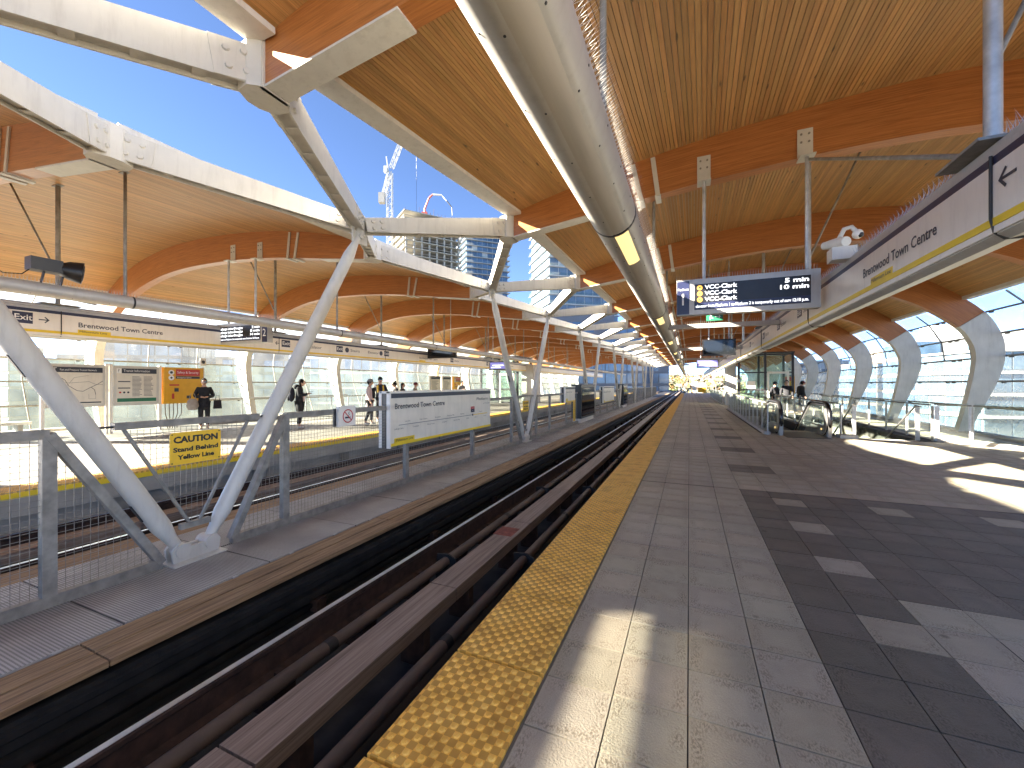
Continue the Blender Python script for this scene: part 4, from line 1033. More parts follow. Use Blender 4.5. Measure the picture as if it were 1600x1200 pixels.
# ------------------------------------------------------------------ departure boards
def board(x0, x1, y, z0, z1, dest, times, plat_no, ticker, label, poles, side, plate_right=False):
    t = thing('departure_board', label, 'display', 'departure boards')
    B((x0, x1, y, y+0.16, z0, z1)).obj('housing', 'aluminium', t)
    w = x1-x0; pw = 0.19
    px0 = x1-pw-0.0 if plate_right else x0
    B((px0+0.005, px0+pw, y-0.006, y, z0+0.01, z1-0.02)).obj('platform_plate', 'navy', t)
    text('Platform', (px0+pw*0.52, y-0.007, z0+0.40), EX, EZ, 0.035, 'letter_white', t, pw*0.84, 'CENTER'); text(plat_no, (px0+pw*0.5, y-0.007, z0+0.16), EX, EZ, 0.19, 'letter_white', t, None, 'CENTER')
    sx0 = x0+0.05 if plate_right else x0+0.265; sx1 = x1-pw-0.06 if plate_right else x1-0.12
    B((sx0, sx1, y-0.004, y, z0+0.075, z1-0.085)).obj('screen', 'black_paint', t)
    B((sx0+0.005, sx1-0.005, y-0.0055, y-0.004, z0+0.08, z0+0.185)).obj('ticker_band', 'navy', t)
    hz = (z1-0.09-(z0+0.19))/3
    for k in range(3):
        zc = z0+0.19+hz*(2-k)
        MB().disc((sx0+0.08, y-0.004, zc+hz*0.45), (0, -1, 0), hz*0.42, 0.003, 16).obj('line_badge', 'led_amber', t); MB().disc((sx0+0.08, y-0.007, zc+hz*0.45), (0, -1, 0), hz*0.14, 0.002, 10).obj('badge_mark', 'letter_dark', t)
        text(dest, (sx0+0.155, y-0.006, zc+hz*0.15), EX, EZ, hz*0.66, 'led_white', t, 0.46 if len(dest) < 12 else 0.95, 'LEFT', 0.022)
        if k < len(times): text(times[k], (sx1-0.02, y-0.006, zc+hz*0.15), EX, EZ, hz*0.66, 'led_white', t, (0.30 if k == 0 else 0.36), 'RIGHT', 0.022)
    text(ticker, (sx0+0.02, y-0.0065, z0+0.108), EX, EZ, 0.046, 'led_white', t, (sx1-sx0-0.05), 'LEFT', 0.014)
    for px in poles:
        zz = z1+2.2
        i = round((y-0.30)/S-0.5)
        # find arch underside
        lo, hi = 0.0, 9.0
        for _ in range(30):
            m = (lo+hi)/2; xx = prof(INN, m, i, side)[0]
            if (xx < px) == (side == 'R'): lo = m
            else: hi = m
        zi = prof(INN, lo, i, side)[1]; yf = fy(i)-HW
        p = MB().tube([(px, y+0.08, z1), (px, y+0.08, zi-0.05)], 0.028, 12).obj('hanger_pole', 'galv_light', t, smooth=True)
        MB().box(px-0.10, px+0.10, yf-0.014, yf-0.004, zi-0.01, zi+0.42).obj('hanger_plate', 'white_steel', p)
        MB().box(px-0.10, px+0.10, min(y+0.0, yf-0.014), yf+0.05, zi-0.06, zi-0.045).obj('shelf_plate', 'white_steel', p)
        mb = MB()
        for a in (-0.05, 0.05):
            for b in (0.22, 0.34): mb.disc((px+a, yf-0.014, zi+b), (0, -1, 0), 0.016, 0.012, 8)
        stuff(mb.obj('plate_bolts', 'galvanised', p))
    spikes(t, ((x0, y+0.05, z1), (x1, y+0.05, z1)), (0, 0, 1), 0.11, 0.035, 'galv_light', EY)
    return t
board(-0.19, 1.76, 7.30, 2.62, 3.19, 'VCC-Clark', ['5 min', '10 min'], '1', 'elevator from Platform 1 to Platform 2 is temporarily out of serv 12:10 p.m.', 'black departure board listing three trains over the near platform', (0.22, 1.61), 'R')
board(-12.10, -10.0, 7.30, 2.58, 3.14, 'Lafarge Lake-Douglas', ['2 min', '8 min', '14 min'], '2', 'the elevator to Platform 2 is temporarily out of service 12:10 p.m.', 'black departure board over the far platform beside its sign beam', (-11.65, -10.55), 'L', True)
# handrail-like pipe between the board hangers and the sign hanger
t = thing('conduit_run', 'grey conduit from the departure board hanger to the sign beam pole', 'pipe')
MB().tube([(1.62, 7.42, 4.86), (1.9, 6.6, 4.4), (1.96, 4.2, 3.2)], 0.022, 8).obj('conduit', 'galvanised', t, smooth=True)

# ------------------------------------------------------------------ small overhead things
def cross_bar(y, label):
    t = thing('cross_bar', label, 'beam', 'cross bars between light and sign beam')
    B((LR[0]+0.15, SR-0.01, y-0.06, y+0.06, 2.80, 2.90)).obj('bar', 'aluminium', t)
    spikes(t, ((LR[0]+0.2, y, 2.90), (SR, y, 2.90)), (0, 0, 1), 0.10, 0.04, 'galv_light', EY)
for n, y in enumerate((10.6, 17.5, 24.5, 31.5)): cross_bar(y, '%s spiked cross bar between the tubular light and the right sign beam' % ORD[n])
t = thing('exit_sign', 'small green running man exit sign on the first cross bar', 'sign')
B((0.36, 0.70, 10.50, 10.53, 2.95, 3.12)).obj('sign_plate', 'sign_green', t)
m = MB(); m.box(0.50-0.10, 0.50-0.05, 10.494, 10.498, 2.985, 3.085); arrow_q = MB()
m2 = MB(); m2.sphere((0.455, 10.497, 3.075), (0.014, 0.002, 0.014), 8, 6); m2.box(0.445, 0.475, 10.495, 10.498, 3.03, 3.06); m2.box(0.43, 0.445, 10.495, 10.498, 2.985, 3.035); m2.box(0.475, 0.50, 10.495, 10.498, 3.0, 3.015)
m2.obj('running_figure', 'letter_white', t); B((0.54, 0.66, 10.495, 10.498, 3.03, 3.045), (0.62, 0.635, 10.4955, 10.4985, 3.005, 3.07)).obj('arrow', 'letter_white', t)
def monitor(x, y, z0, z1, w, on, label):
    t = thing('hanging_monitor', label, 'screen', 'hanging monitors')
    B((x-w/2, x+w/2, y, y+0.12, z0, z1)).obj('case', 'black_paint', t)
    B((x-w/2+0.05, x+w/2-0.05, y-0.004, y, z0+0.06, z1-0.05)).obj('screen', 'screen_blue' if on else 'glass_dark', t)
    for px in (x-w*0.3, x+w*0.3): MB().tube([(px, y+0.06, z1), (px, y+0.06, deck_z(px, y, 'R' if x > -4 else 'L'))], 0.02, 8).obj('hanger_pole', 'galv_light', t, smooth=True)
    if on: B((x-w*0.38, x+w*0.2, y-0.006, y-0.004, z0+0.12, z0+0.17), (x-w*0.3, x+w*0.36, y-0.006, y-0.004, z0+0.24, z0+0.30), (x-w*0.1, x+w*0.1, y-0.006, y-0.004, z0+0.18, z0+0.23)).obj('caption', 'led_white', t)
monitor(0.92, 15.6, 2.46, 3.02, 1.02, False, 'dark monitor hung under the roof beyond the departure board')
monitor(0.95, 26.0, 2.42, 2.90, 1.15, True, 'lit blue monitor hung beyond the dark monitor over the near platform')
monitor(-10.6, 22.5, 2.35, 2.85, 1.1, True, 'lit blue monitor hung over the far platform')
monitor(-11.0, 17.0, 2.75, 3.25, 1.6, False, 'dark monitor hung over the far platform beside the sign beam')
def cctv(x, y, z, label):
    t = thing('security_camera', label, 'camera', 'security cameras')
    MB().box(x-0.13, x+0.13, y-0.11, y+0.11, z, z+0.16).obj('mount', 'sign_cream', t)
    MB().tube([(x-0.02, y, z+0.15), (x-0.02, y+0.02, z+0.30), (x+0.02, y-0.02, z+0.40), (x+0.09, y-0.04, z+0.41), (x+0.13, y-0.06, z+0.34)], 0.028, 10).obj('arm', 'sign_cream', t, smooth=True)
    MB().tube([(x-0.14, y+0.20, z+0.27), (x-0.02, y+0.02, z+0.24), (x+0.02, y-0.10, z+0.22)], [0.05, 0.075, 0.06], 12).obj('housing', 'sign_cream', t, smooth=True)
    MB().sphere((x+0.14, y-0.08, z+0.30), 0.06, 12, 8).obj('dome', 'sign_white', t, smooth=True); MB().sphere((x+0.16, y-0.11, z+0.28), 0.035, 10, 6).obj('lens', 'black_paint', t, smooth=True)
cctv(SR-0.02, 6.55, 3.08, 'cream security camera on a bent arm on the right sign beam')
cctv(SL-0.05, 12.4, 3.10, 'cream security camera on top of the left sign beam')
# horn loudspeaker on the far light tube
t = thing('horn_loudspeaker', 'black horn loudspeaker bracketed on the far tubular light', 'loudspeaker')
hx, hy, hz = LL[0]-0.05, 3.22, 3.36
MB().box(hx-0.11, hx+0.11, hy-0.30, hy+0.06, hz-0.08, hz+0.12).obj('driver_box', 'black_paint', t)
MB().tube([(hx, hy+0.04, hz+0.01), (hx+0.03, hy+0.15, hz), (hx+0.09, hy+0.30, hz-0.02)], [0.09, 0.15, 0.18], 20).obj('horn', 'black_paint', t, smooth=True)
d = Vector((0.06, 0.15, -0.02)).normalized()
for r_, q in ((0.135, 0.004), (0.075, 0.010)): MB().disc(Vector((hx+0.09, hy+0.30, hz-0.02))+d*q, d, r_, 0.006, 20).obj('horn_ring', 'dark_metal' if r_ > 0.08 else 'black_paint', t)
for yy in (-0.12, 0.10): MB().beam((hx, hy+yy, hz-0.05), (hx, hy+yy-0.04, LL[1]+0.10), 0.05, 0.02, up=(0, 1, 0)).obj('bracket', 'dark_metal', t)
MB().tube([(hx, hy-0.22, hz), (hx, hy-0.36, hz-0.17), (hx, hy-0.55, hz-0.20), (hx+0.02, hy-0.66, hz-0.13), (hx, hy-0.72, hz-0.22)], 0.008, 6).obj('cable', 'rubber', t)

# ------------------------------------------------------------------ escalator, stairs, railings
def esc_path(y0, r=0.46, top=0.95, ydrop=15.9, low=-3.2):
    P = []
    cy_, cz = y0+r, top-r
    for k in range(13):
        a = R(-75-k*(195/12.0)) if False else R(285-k*195/12.0)
        P.append((cy_+r*math.cos(a), cz+r*math.sin(a)))
    P += [(y0+0.9, top), (ydrop, top), (ydrop+0.35, top-0.06)]
    sl = math.tan(R(30)); P.append((ydrop+0.35+(top-low)/sl, low))
    return P
esc = thing('escalator', 'escalator going down behind the near platform edge, black handrails on steel ends', 'escalator')
for x, nm in ((2.46, 'inner'), (3.62, 'outer')):
    P = esc_path(14.12)
    b = MB().tube([(x, p[0], p[1]) for p in P], 0.058, 10).obj('handrail', 'handrail_black', esc, smooth=True)
    Q = [(p[0], p[1]-0.0) for p in esc_path(14.19, 0.39, 0.88)]
    sl = math.tan(R(30))
    panel = Q + [(Q[-1][0], -3.9), (17.2, -0.55), (16.2, -0.12), (14.9, 0.02), (14.45, 0.02)]
    MB().prism([(a, c) for a, c in panel], 'x', x-0.008, x+0.008).obj('glass_balustrade', 'glass_rail', esc)
    MB().tube([(x, p[0], p[1]) for p in Q], 0.028, 8).obj('rail_track', 'stainless', esc, smooth=True)
    sk = [(14.22, 0.0), (14.22, 0.16), (14.5, 0.30), (15.6, 0.30), (16.4, 0.12), (22.6, -3.46), (22.6, -4.2), (16.2, -0.5), (15.4, -0.3), (14.5, -0.05)]
    MB().prism(sk, 'x', x-0.05, x+0.05).obj('skirt_panel', 'stainless', esc)
    MB().disc((x-0.055, 14.75, 0.18), (-1, 0, 0), 0.03, 0.01, 10).obj('skirt_light', 'lamp_lens', esc)
    MB().prism([(14.14, 0.0), (14.10, 0.45), (14.2, 0.75), (14.42, 0.88), (14.55, 0.80), (14.55, 0.0)], 'x', x-0.045, x+0.045).obj('newel_cover', 'stainless', esc)
B((2.52, 3.56, 13.7, 15.3, 0.002, 0.012)).obj('comb_plate', 'dark_metal', esc)
for k in range(20):
    y = 15.3+0.40*k; z = -0.02-max(0, k-1)*0.225
    B((2.53, 3.55, y, y+0.41, z-0.25, z)).obj('step', 'galvanised', esc)
def railing(name, label, pts, step, glass_mat='glass_rail', top=0.95, kerb=True, post_w=0.10, group='glass railings', post_mat='galv_light'):
    t = thing(name, label, 'railing', group)
    for a, b in zip(pts, pts[1:]):
        a = Vector((*a, 0)); b = Vector((*b, 0)); d = b-a; L = d.length; d.normalize(); n = max(1, round(L/step)); sd = Vector((-d.y, d.x, 0))
        for k in range(n+1):
            p = a+d*(L*k/n)
            MB().beam(p+Vector((0, 0, 0.0)), p+Vector((0, 0, top-0.03)), 0.022, post_w, up=d).obj('post', post_mat, t)
            if k < n:
                q0, q1 = p+d*0.06, a+d*(L*(k+1)/n)-d*0.06
                MB().hexa([q0-sd*0.006+Vector((0, 0, 0.09)), q1-sd*0.006+Vector((0, 0, 0.09)), q1+sd*0.006+Vector((0, 0, 0.09)), q0+sd*0.006+Vector((0, 0, 0.09)), q0-sd*0.006+Vector((0, 0, top+0.06)), q1-sd*0.006+Vector((0, 0, top+0.06)), q1+sd*0.006+Vector((0, 0, top+0.06)), q0+sd*0.006+Vector((0, 0, top+0.06))]).obj('glass_panel', glass_mat, t)
        MB().tube([a+Vector((0, 0, top))+sd*0.05, b+Vector((0, 0, top))+sd*0.05], 0.02, 8).obj('top_rail', 'galvanised', t, smooth=True)
        if kerb: MB().beam(a+Vector((0, 0, 0.045)), b+Vector((0, 0, 0.045)), 0.16, 0.09).obj('kerb', 'concrete_pale', t)
    return t
railing('escalator_railing', 'row of flat grey posts with glass along the escalator, on a pale kerb', [(2.14, 14.30), (2.14, 27.4)], 1.0, post_w=0.13)
railing('stair_railing', 'glass railing between the escalator and the stairs', [(3.92, 14.35), (3.92, 24.0)], 1.4, kerb=False)
railing('stair_railing', 'glass railing on the wall side of the stairs', [(5.88, 14.35), (5.88, 24.1)], 1.35, kerb=False)
railing('stair_railing', 'glass railing across the far end of the stairwell', [(2.3, 27.55), (5.9, 27.55)], 1.2, kerb=False)
railing('wall_railing', 'glass railing from the stairs to the right glass wall', [(5.95, 14.30), (6.50, 14.05), (7.02, 13.05), (7.15, 8.6)], 1.35, kerb=True, post_w=0.09)
railing('ramp_wall_railing', 'far glass railing with grey panels beyond the escalator', [(2.2, 33.5), (2.2, 52)], 1.5, kerb=True, glass_mat='glass_green')
st = thing('staircase', 'stairs going down beside the escalator under pale green side glass', 'stairs')
for k in range(22): B((4.12, 5.68, 14.42+0.30*k, 14.73+0.30*k, -0.18*k-0.30, -0.18*(k+1)+0.14)).obj('step', 'concrete_pale', st)
for x in (4.07, 5.73):
    B((x-0.02, x+0.02, 14.4, 24.0, -4.2, -0.03)).obj('side_panel', 'glass_frosted', st)
for x in (4.22, 5.58):
    MB().tube([(x, 14.2, 0.90), (x, 14.45, 0.92), (x, 21.0, -3.0)], 0.022, 8).obj('handrail', 'stainless', st, smooth=True)
    MB().beam((x, 14.36, 0.0), (x, 14.36, 0.90), 0.09, 0.03, up=(0, 1, 0)).obj('handrail_post', 'galv_light', st)
B((2.30, 3.75, 14.80, 27.5, -5.6, -5.5), (4.05, 5.75, 14.3, 27.5, -5.6, -5.5)).obj('lower_floor', 'concrete_pale', st)
tag(B((3.82, 4.22, 14.02, 14.40, 0.0, 0.09)).obj('newel_block', 'concrete_pale'), 'low pale concrete block at the stair post foot', 'block')
well = struct(B((2.24, 2.30, 14.75, 27.5, -5.5, -0.35), (5.75, 5.82, 14.3, 27.5, -5.5, -0.35), (2.3, 5.75, 27.5, 27.56, -5.5, -0.35), (4.0, 4.04, 14.3, 27.5, -5.5, -0.35)).obj('stairwell_walls', 'concrete_pale'))
def lift_tower(x0, x1, y0, y1, h, label):
    t = thing('lift_tower', label, 'lift', 'glazed lift towers')
    for x in (x0, (x0+x1)/2, x1):
        for y in (y0, y1): B((x-0.07, x+0.07, y-0.07, y+0.07, 0, h)).obj('corner_post', 'dark_metal', t)
    for z in (0.0, 1.05, 2.25, h-0.12): B((x0, x1, y0-0.075, y0-0.01, z, z+0.09)).obj('transom', 'dark_metal', t)
    for k in range(2):
        a = x0+(x1-x0)*k/2+0.09; b = x0+(x1-x0)*(k+1)/2-0.09
        for z0, z1 in ((0.1, 1.04), (1.15, 2.24), (2.35, h-0.14)): B((a, b, y0-0.03, y0-0.02, z0, z1)).obj('glass_pane', 'glass_green', t)
    B((x0, x1, y1-0.02, y1, 0.1, h)).obj('rear_glass', 'glass_green', t)
    B(((x0+x1)/2+0.1, (x0+x1)/2+0.22, y0-0.14, y0-0.08, 0, 2.2), (x1-0.35, x1-0.23, y0-0.14, y0-0.08, 0, 2.2), ((x0+x1)/2+0.1, x1-0.23, y0-0.14, y0-0.08, 2.2, 2.34)).obj('door_frame', 'column_paint', t)
    B((x0-0.1, x1+0.1, y0-0.1, y1+0.1, h, h+0.10)).obj('roof', 'dark_metal', t)
    B((x0+0.5, x0+1.0, y0-0.05, y0-0.035, 1.2, 1.7)).obj('notice', 'sign_white', t)
lift_tower(3.2, 6.4, 33.0, 36.0, 3.6, 'dark framed glass lift tower on the near platform behind the escalator')
lift_tower(-15.6, -12.4, 30.0, 33.0, 3.6, 'dark framed glass lift tower on the far platform')
t = thing('service_pier', 'plain pale panelled pier left of the near lift tower', 'pier'); B((2.45, 3.05, 33.2, 35.0, 0, 3.4)).obj('panel', 'column_paint', t); B((2.40, 2.45, 33.2, 33.4, 0, 3.4)).obj('edge_trim', 'sign_white', t)
t = thing('service_pier', 'plain pale panelled pier beside the far lift tower', 'pier'); B((-12.2, -11.2, 30.4, 32.0, 0, 3.0)).obj('panel', 'column_paint', t)
def emergency(x, y0, y1, label, face=1):
    t = thing('emergency_cabinet', label, 'cabinet', 'yellow emergency cabinets')
    xf = x
    B((x-0.28, x, y0, y1, 0.84, 2.06)).obj('case', 'cabinet_yellow', t)
    w = y1-y0
    B((x, x+0.006, y0+w*0.28, y1-w*0.10, 1.78, 2.0)).obj('red_panel', 'sign_red', t); text('Safety & Security', (x+0.007, y0+w*0.31, 1.86), EY, EZ, 0.08, 'letter_white', t, w*0.55)
    B((x, x+0.006, y0+w*0.28, y1-w*0.10, 1.68, 1.765)).obj('black_panel', 'letter_dark', t); text('Emergency cabinet', (x+0.007, y0+w*0.31, 1.70), EY, EZ, 0.045, 'letter_white', t, w*0.36)
    for z in (1.89, 1.71): MB().disc((x, y0+w*0.17, z), (1, 0, 0), 0.085, 0.006, 16).obj('pictogram', 'letter_white', t)
    MB().disc((x+0.006, y0+w*0.17, 1.89), (1, 0, 0), 0.045, 0.003, 10).obj('pictogram_mark', 'letter_dark', t); MB().disc((x+0.006, y0+w*0.17, 1.71), (1, 0, 0), 0.04, 0.003, 4).obj('pictogram_mark', 'letter_dark', t)
    for a, b in ((0.06, 0.42), (0.46, 0.92)): B((x, x+0.008, y0+w*a, y0+w*b, 0.92, 1.52)).obj('door', 'cabinet_yellow', t)
    B((x+0.008, x+0.012, y0+w*0.12, y0+w*0.36, 1.44, 1.49)).obj('red_label', 'sign_red', t); B((x+0.008, x+0.03, y0+w*0.24, y0+w*0.34, 1.24, 1.36)).obj('intercom', 'letter_dark', t); B((x+0.008, x+0.03, y0+w*0.18, y0+w*0.23, 1.0, 1.18)).obj('extinguisher_sign', 'sign_red', t)
    B((x+0.008, x+0.012, y0+w*0.55, y0+w*0.66, 1.0, 1.1)).obj('door_label', 'letter_dark', t)
    for k in range(5):
        y = y0+w*(0.06+0.10*k); MB().tube([(x-0.1, y, 0.84), (x-0.1, y+0.01, 0.5), (x-0.15, y+0.05*(2-k), 0.25), (x-0.15, y+0.05*(2-k), 0.0)], 0.016, 6).obj('conduit', 'galvanised', t)
    for y in (y0-0.06, y1+0.06): B((x-0.2, x-0.12, y-0.04, y+0.04, 0, 2.1)).obj('post', 'sign_white', t)
    B((x-0.18, x-0.12, y1-0.02, y1+0.16, 2.16, 2.42)).obj('phone_flag', 'sign_white', t); MB().disc((x-0.12, y1+0.07, 2.29), (1, 0, 0), 0.06, 0.004, 14).obj('phone_mark', 'letter_dark', t)
emergency(-16.0, 8.05, 9.25, 'yellow safety and security cabinet on the far platform behind the woman in black')
emergency(-16.0, 26.4, 27.4, 'distant yellow emergency cabinet on the far platform')
def info_panel(y0, y1, kind, label, x=-16.0):
    t = thing('information_panel', label, 'sign', 'information panels on the far platform')
    B((x-0.08, x, y0, y1, 0.84, 2.06)).obj('frame', 'column_paint', t)
    w = y1-y0
    B((x, x+0.006, y0+0.07, y1-0.07, 0.93, 1.98)).obj('poster', 'sign_cream', t)
    B((x+0.006, x+0.010, y0+0.07+(0.12 if kind == 'info' else 0), y1-0.07, 1.83, 1.98)).obj('header', 'letter_dark', t)
    X = x+0.0105
    for yy in (y0-0.05, y1+0.05): B((x-0.10, x-0.02, yy-0.035, yy+0.035, 0, 2.1)).obj('post', 'sign_white', t)
    if kind == 'map':
        text('T', (X, y0+0.13, 1.86), EY, EZ, 0.10, 'letter_white', t); text('Fast and Frequent Transit Network', (X, y0+0.27, 1.875), EY, EZ, 0.055, 'letter_white', t, w*0.62)
        def seg(P, m, wd=0.006):
            mb = MB()
            for (a, b), (c, d) in zip(P, P[1:]):
                p, q = Vector((X-0.003, y0+a*w, 0.93+b*1.0)), Vector((X-0.003, y0+c*w, 0.93+d*1.0)); dd = (q-p).normalized(); sd = Vector((0, -dd.z, dd.y))*wd; mb.quad(p-sd, q-sd, q+sd, p+sd)
            mb.obj('route_line', m, t, fix=False)
        seg([(0.12, 0.85), (0.3, 0.68), (0.36, 0.52), (0.5, 0.38), (0.6, 0.36), (0.74, 0.48), (0.85, 0.56), (0.95, 0.66)], 'letter_dark'); seg([(0.74, 0.48), (0.80, 0.40), (0.82, 0.26)], 'letter_dark'); seg([(0.2, 0.62), (0.4, 0.60), (0.7, 0.64), (0.82, 0.56), (0.95, 0.55)], 'letter_grey', 0.004)
        seg([(0.70, 0.28), (0.70, 0.14), (0.82, 0.14), (0.82, 0.28)], 'letter_grey', 0.003); seg([(0.1, 0.3), (0.3, 0.45), (0.45, 0.75), (0.7, 0.82)], 'letter_grey', 0.003)
        B((x+0.006, x+0.009, y0+0.10, y1-0.10, 0.95, 0.985)).obj('footer', 'letter_dark', t)
    elif kind == 'info':
        B((x+0.006, x+0.010, y0+0.07, y0+0.18, 1.83, 1.98)).obj('question_plate', 'letter_white', t); text('?', (X, y0+0.09, 1.86), EY, EZ, 0.10, 'letter_dark', t); text('Transit Information', (X, y0+0.23, 1.875), EY, EZ, 0.075, 'letter_white', t, w*0.58)
        mb = MB()
        for c in range(2):
            for r_ in range(16): mb.box(x+0.006, x+0.008, y0+0.45+c*0.30, y0+0.45+c*0.30+random.uniform(0.18, 0.26), 1.72-r_*0.04, 1.735-r_*0.04)
        stuff(mb.obj('print_lines', 'letter_grey', t))
        for z in (1.56, 1.36): B((x+0.006, x+0.009, y0+0.10, y0+0.40, z, z+0.03)).obj('rule', 'letter_dark', t)
        B((x+0.006, x+0.009, y0+0.08, y1-0.08, 0.95, 1.06)).obj('landscape_strip', 'sign_green', t)
        for k in range(3): MB().disc((x+0.006, y0+0.15+0.1*k, 1.24), (1, 0, 0), 0.03, 0.003, 10).obj('pictogram', 'sign_red' if k == 0 else 'letter_dark', t)
    else:
        mb = MB()
        for r_ in range(18): mb.box(x+0.006, x+0.008, y0+0.15, y0+0.15+random.uniform(w*0.4, w*0.7), 1.72-r_*0.04, 1.735-r_*0.04)
        stuff(mb.obj('print_lines', 'letter_grey', t))
info_panel(5.30, 6.55, 'map', 'transit map panel with dark header behind the left V column arm')
info_panel(6.74, 7.90, 'info', 'transit information panel left of the yellow cabinet')
info_panel(23.4, 24.6, 'x', 'far information panel with dark header, left of the pair beyond the name board')
info_panel(24.9, 26.0, 'x', 'far information panel with dark header, beside the distant yellow cabinet')
t = thing('emergency_cabinet', 'small yellow emergency cabinet by the right wall behind the waiting people', 'cabinet', 'yellow emergency cabinets')
B((7.0, 7.7, 39.0, 39.3, 0.7, 2.1)).obj('case', 'cabinet_yellow', t); B((7.05, 7.65, 38.985, 38.999, 1.75, 2.05)).obj('red_panel', 'sign_red', t); B((7.1, 7.6, 38.9, 39.0, 2.2, 2.6)).obj('phone_flag', 'sign_white', t)
# rail along the far wall
for n, (a, b) in enumerate(((-2, 4.6), (9.6, 16.5), (17.5, 23), (33, 52))):
    t = thing('wall_rail', ['grey pipe rail along the far wall at the left picture edge', 'grey pipe rail along the far wall behind the people', 'grey pipe rail along the far wall behind the name board', 'distant grey pipe rail along the far wall'][n], 'railing', 'pipe rails along the far wall')
    MB().tube([(-16.4, a, 0.0), (-16.4, a, 0.86), (-16.4, a+0.1, 0.94), (-16.4, b-0.1, 0.94), (-16.4, b, 0.86), (-16.4, b, 0.0)], 0.024, 8).obj('top_rail', 'galv_light', t, smooth=True)
    k = a+1.3
    while k < b-0.4: MB().tube([(-16.4, k, 0), (-16.4, k, 0.93)], 0.022, 8).obj('post', 'galv_light', t, smooth=True); k += 1.5
    MB().box(-16.7, -16.2, a, b, 0.0, 0.14).obj('kerb', 'concrete', t)
t = thing('bench', 'low pale bench with a rounded end by the far glass wall', 'bench'); MB().box(-17.2, -16.8, 3.4, 5.3, 0.38, 0.46).obj('seat', 'concrete_pale', t)
for y in (3.6, 5.1): B((-17.15, -16.85, y-0.05, y+0.05, 0, 0.38)).obj('leg', 'galvanised', t)
# platform end gate with signs
t = thing('end_gate', 'low gate with white and dark signs closing the near platform end', 'gate')
for x in (-1.1, 0.3, 1.2, 2.6, 4.0): B((x-0.04, x+0.04, 75.4, 75.5, 0, 1.5)).obj('post', 'galvanised', t)
B((-1.1, 4.0, 75.42, 75.48, 1.1, 1.18)).obj('top_rail', 'galvanised', t); B((0.4, 1.1, 75.38, 75.4, 0.5, 1.8)).obj('sign_panel', 'sign_white', t); B((1.3, 2.5, 75.38, 75.4, 0.1, 0.9)).obj('sign_panel', 'cabinet_yellow', t); B((1.3, 2.5, 75.38, 75.4, 1.0, 1.7)).obj('sign_panel', 'galv_light', t); B((-0.9, 0.2, 75.38, 75.4, 0.2, 1.0)).obj('panel', 'glass_green', t)

# ------------------------------------------------------------------ people
simple('skin', (0.50, 0.30, 0.21), 0.55, 0, 0.06); simple('skin_tan', (0.36, 0.20, 0.13), 0.55, 0, 0.06)
simple('cloth_black', (0.014, 0.014, 0.017), 0.9, 0, 0.4, 12, 0.4, 40); simple('cloth_navy', (0.02, 0.022, 0.035), 0.9, 0, 0.3, 12)
simple('cloth_pink', (0.60, 0.47, 0.44), 0.9, 0, 0.06, 12, 0.3, 30); simple('cloth_tan', (0.30, 0.23, 0.16), 0.9, 0, 0.1, 12); simple('cloth_grey', (0.16, 0.165, 0.17), 0.9, 0, 0.15, 12)
simple('cloth_red', (0.11, 0.015, 0.018), 0.9, 0, 0.1); simple('cloth_yellow', (0.55, 0.36, 0.05), 0.8, 0, 0.1); simple('shoe_white', (0.62, 0.60, 0.56), 0.6); simple('hair_dark', (0.008, 0.006, 0.005), 0.9, 0, 0.3, 20, spec=0.15); simple('canvas', (0.36, 0.31, 0.25), 0.9, 0, 0.15, 12)
def skin(chains, mat, sub=1, name='m'):
    """each chain: list of (x,y,z,r) grown with a Skin modifier; branch = list of chains sharing first point"""
    V = []; E = []; RR = []; idx = {}; roots = []
    for ch in chains:
        prev = None
        for k, (x, y, z, r) in enumerate(ch):
            key = (round(x, 4), round(y, 4), round(z, 4))
            if key not in idx:
                idx[key] = len(V); V.append((x, y, z)); RR.append(r)
                if k == 0: roots.append(idx[key])
            if prev is not None and prev != idx[key]: E.append((prev, idx[key]))
            prev = idx[key]
    me = bpy.data.meshes.new('sk'); me.from_pydata(V, E, []); o = bpy.data.objects.new('sk', me)
    o.modifiers.new('s', 'SKIN'); 
    for k, sv in enumerate(me.skin_vertices[0].data):
        r = RR[k]; sv.radius = r if isinstance(r, tuple) else (r, r); sv.use_root = k in roots
    if sub: o.modifiers.new('d', 'SUBSURF').levels = sub
    out = evaluate(o); bpy.data.meshes.remove(me)
    out.materials.clear(); out.materials.append(M[mat]); out.polygons.foreach_set('use_smooth', [True]*len(out.polygons)); return out
def join_into(me, mb, mat):
    b = bmesh.new(); b.from_mesh(me)
    t = bpy.data.meshes.new('t'); t.from_pydata(mb.v, [], mb.f); b.from_mesh(t); bpy.data.meshes.remove(t); bmesh.ops.recalc_face_normals(b, faces=b.faces)
    b.to_mesh(me); b.free(); me.polygons.foreach_set('use_smooth', [True]*len(me.polygons))
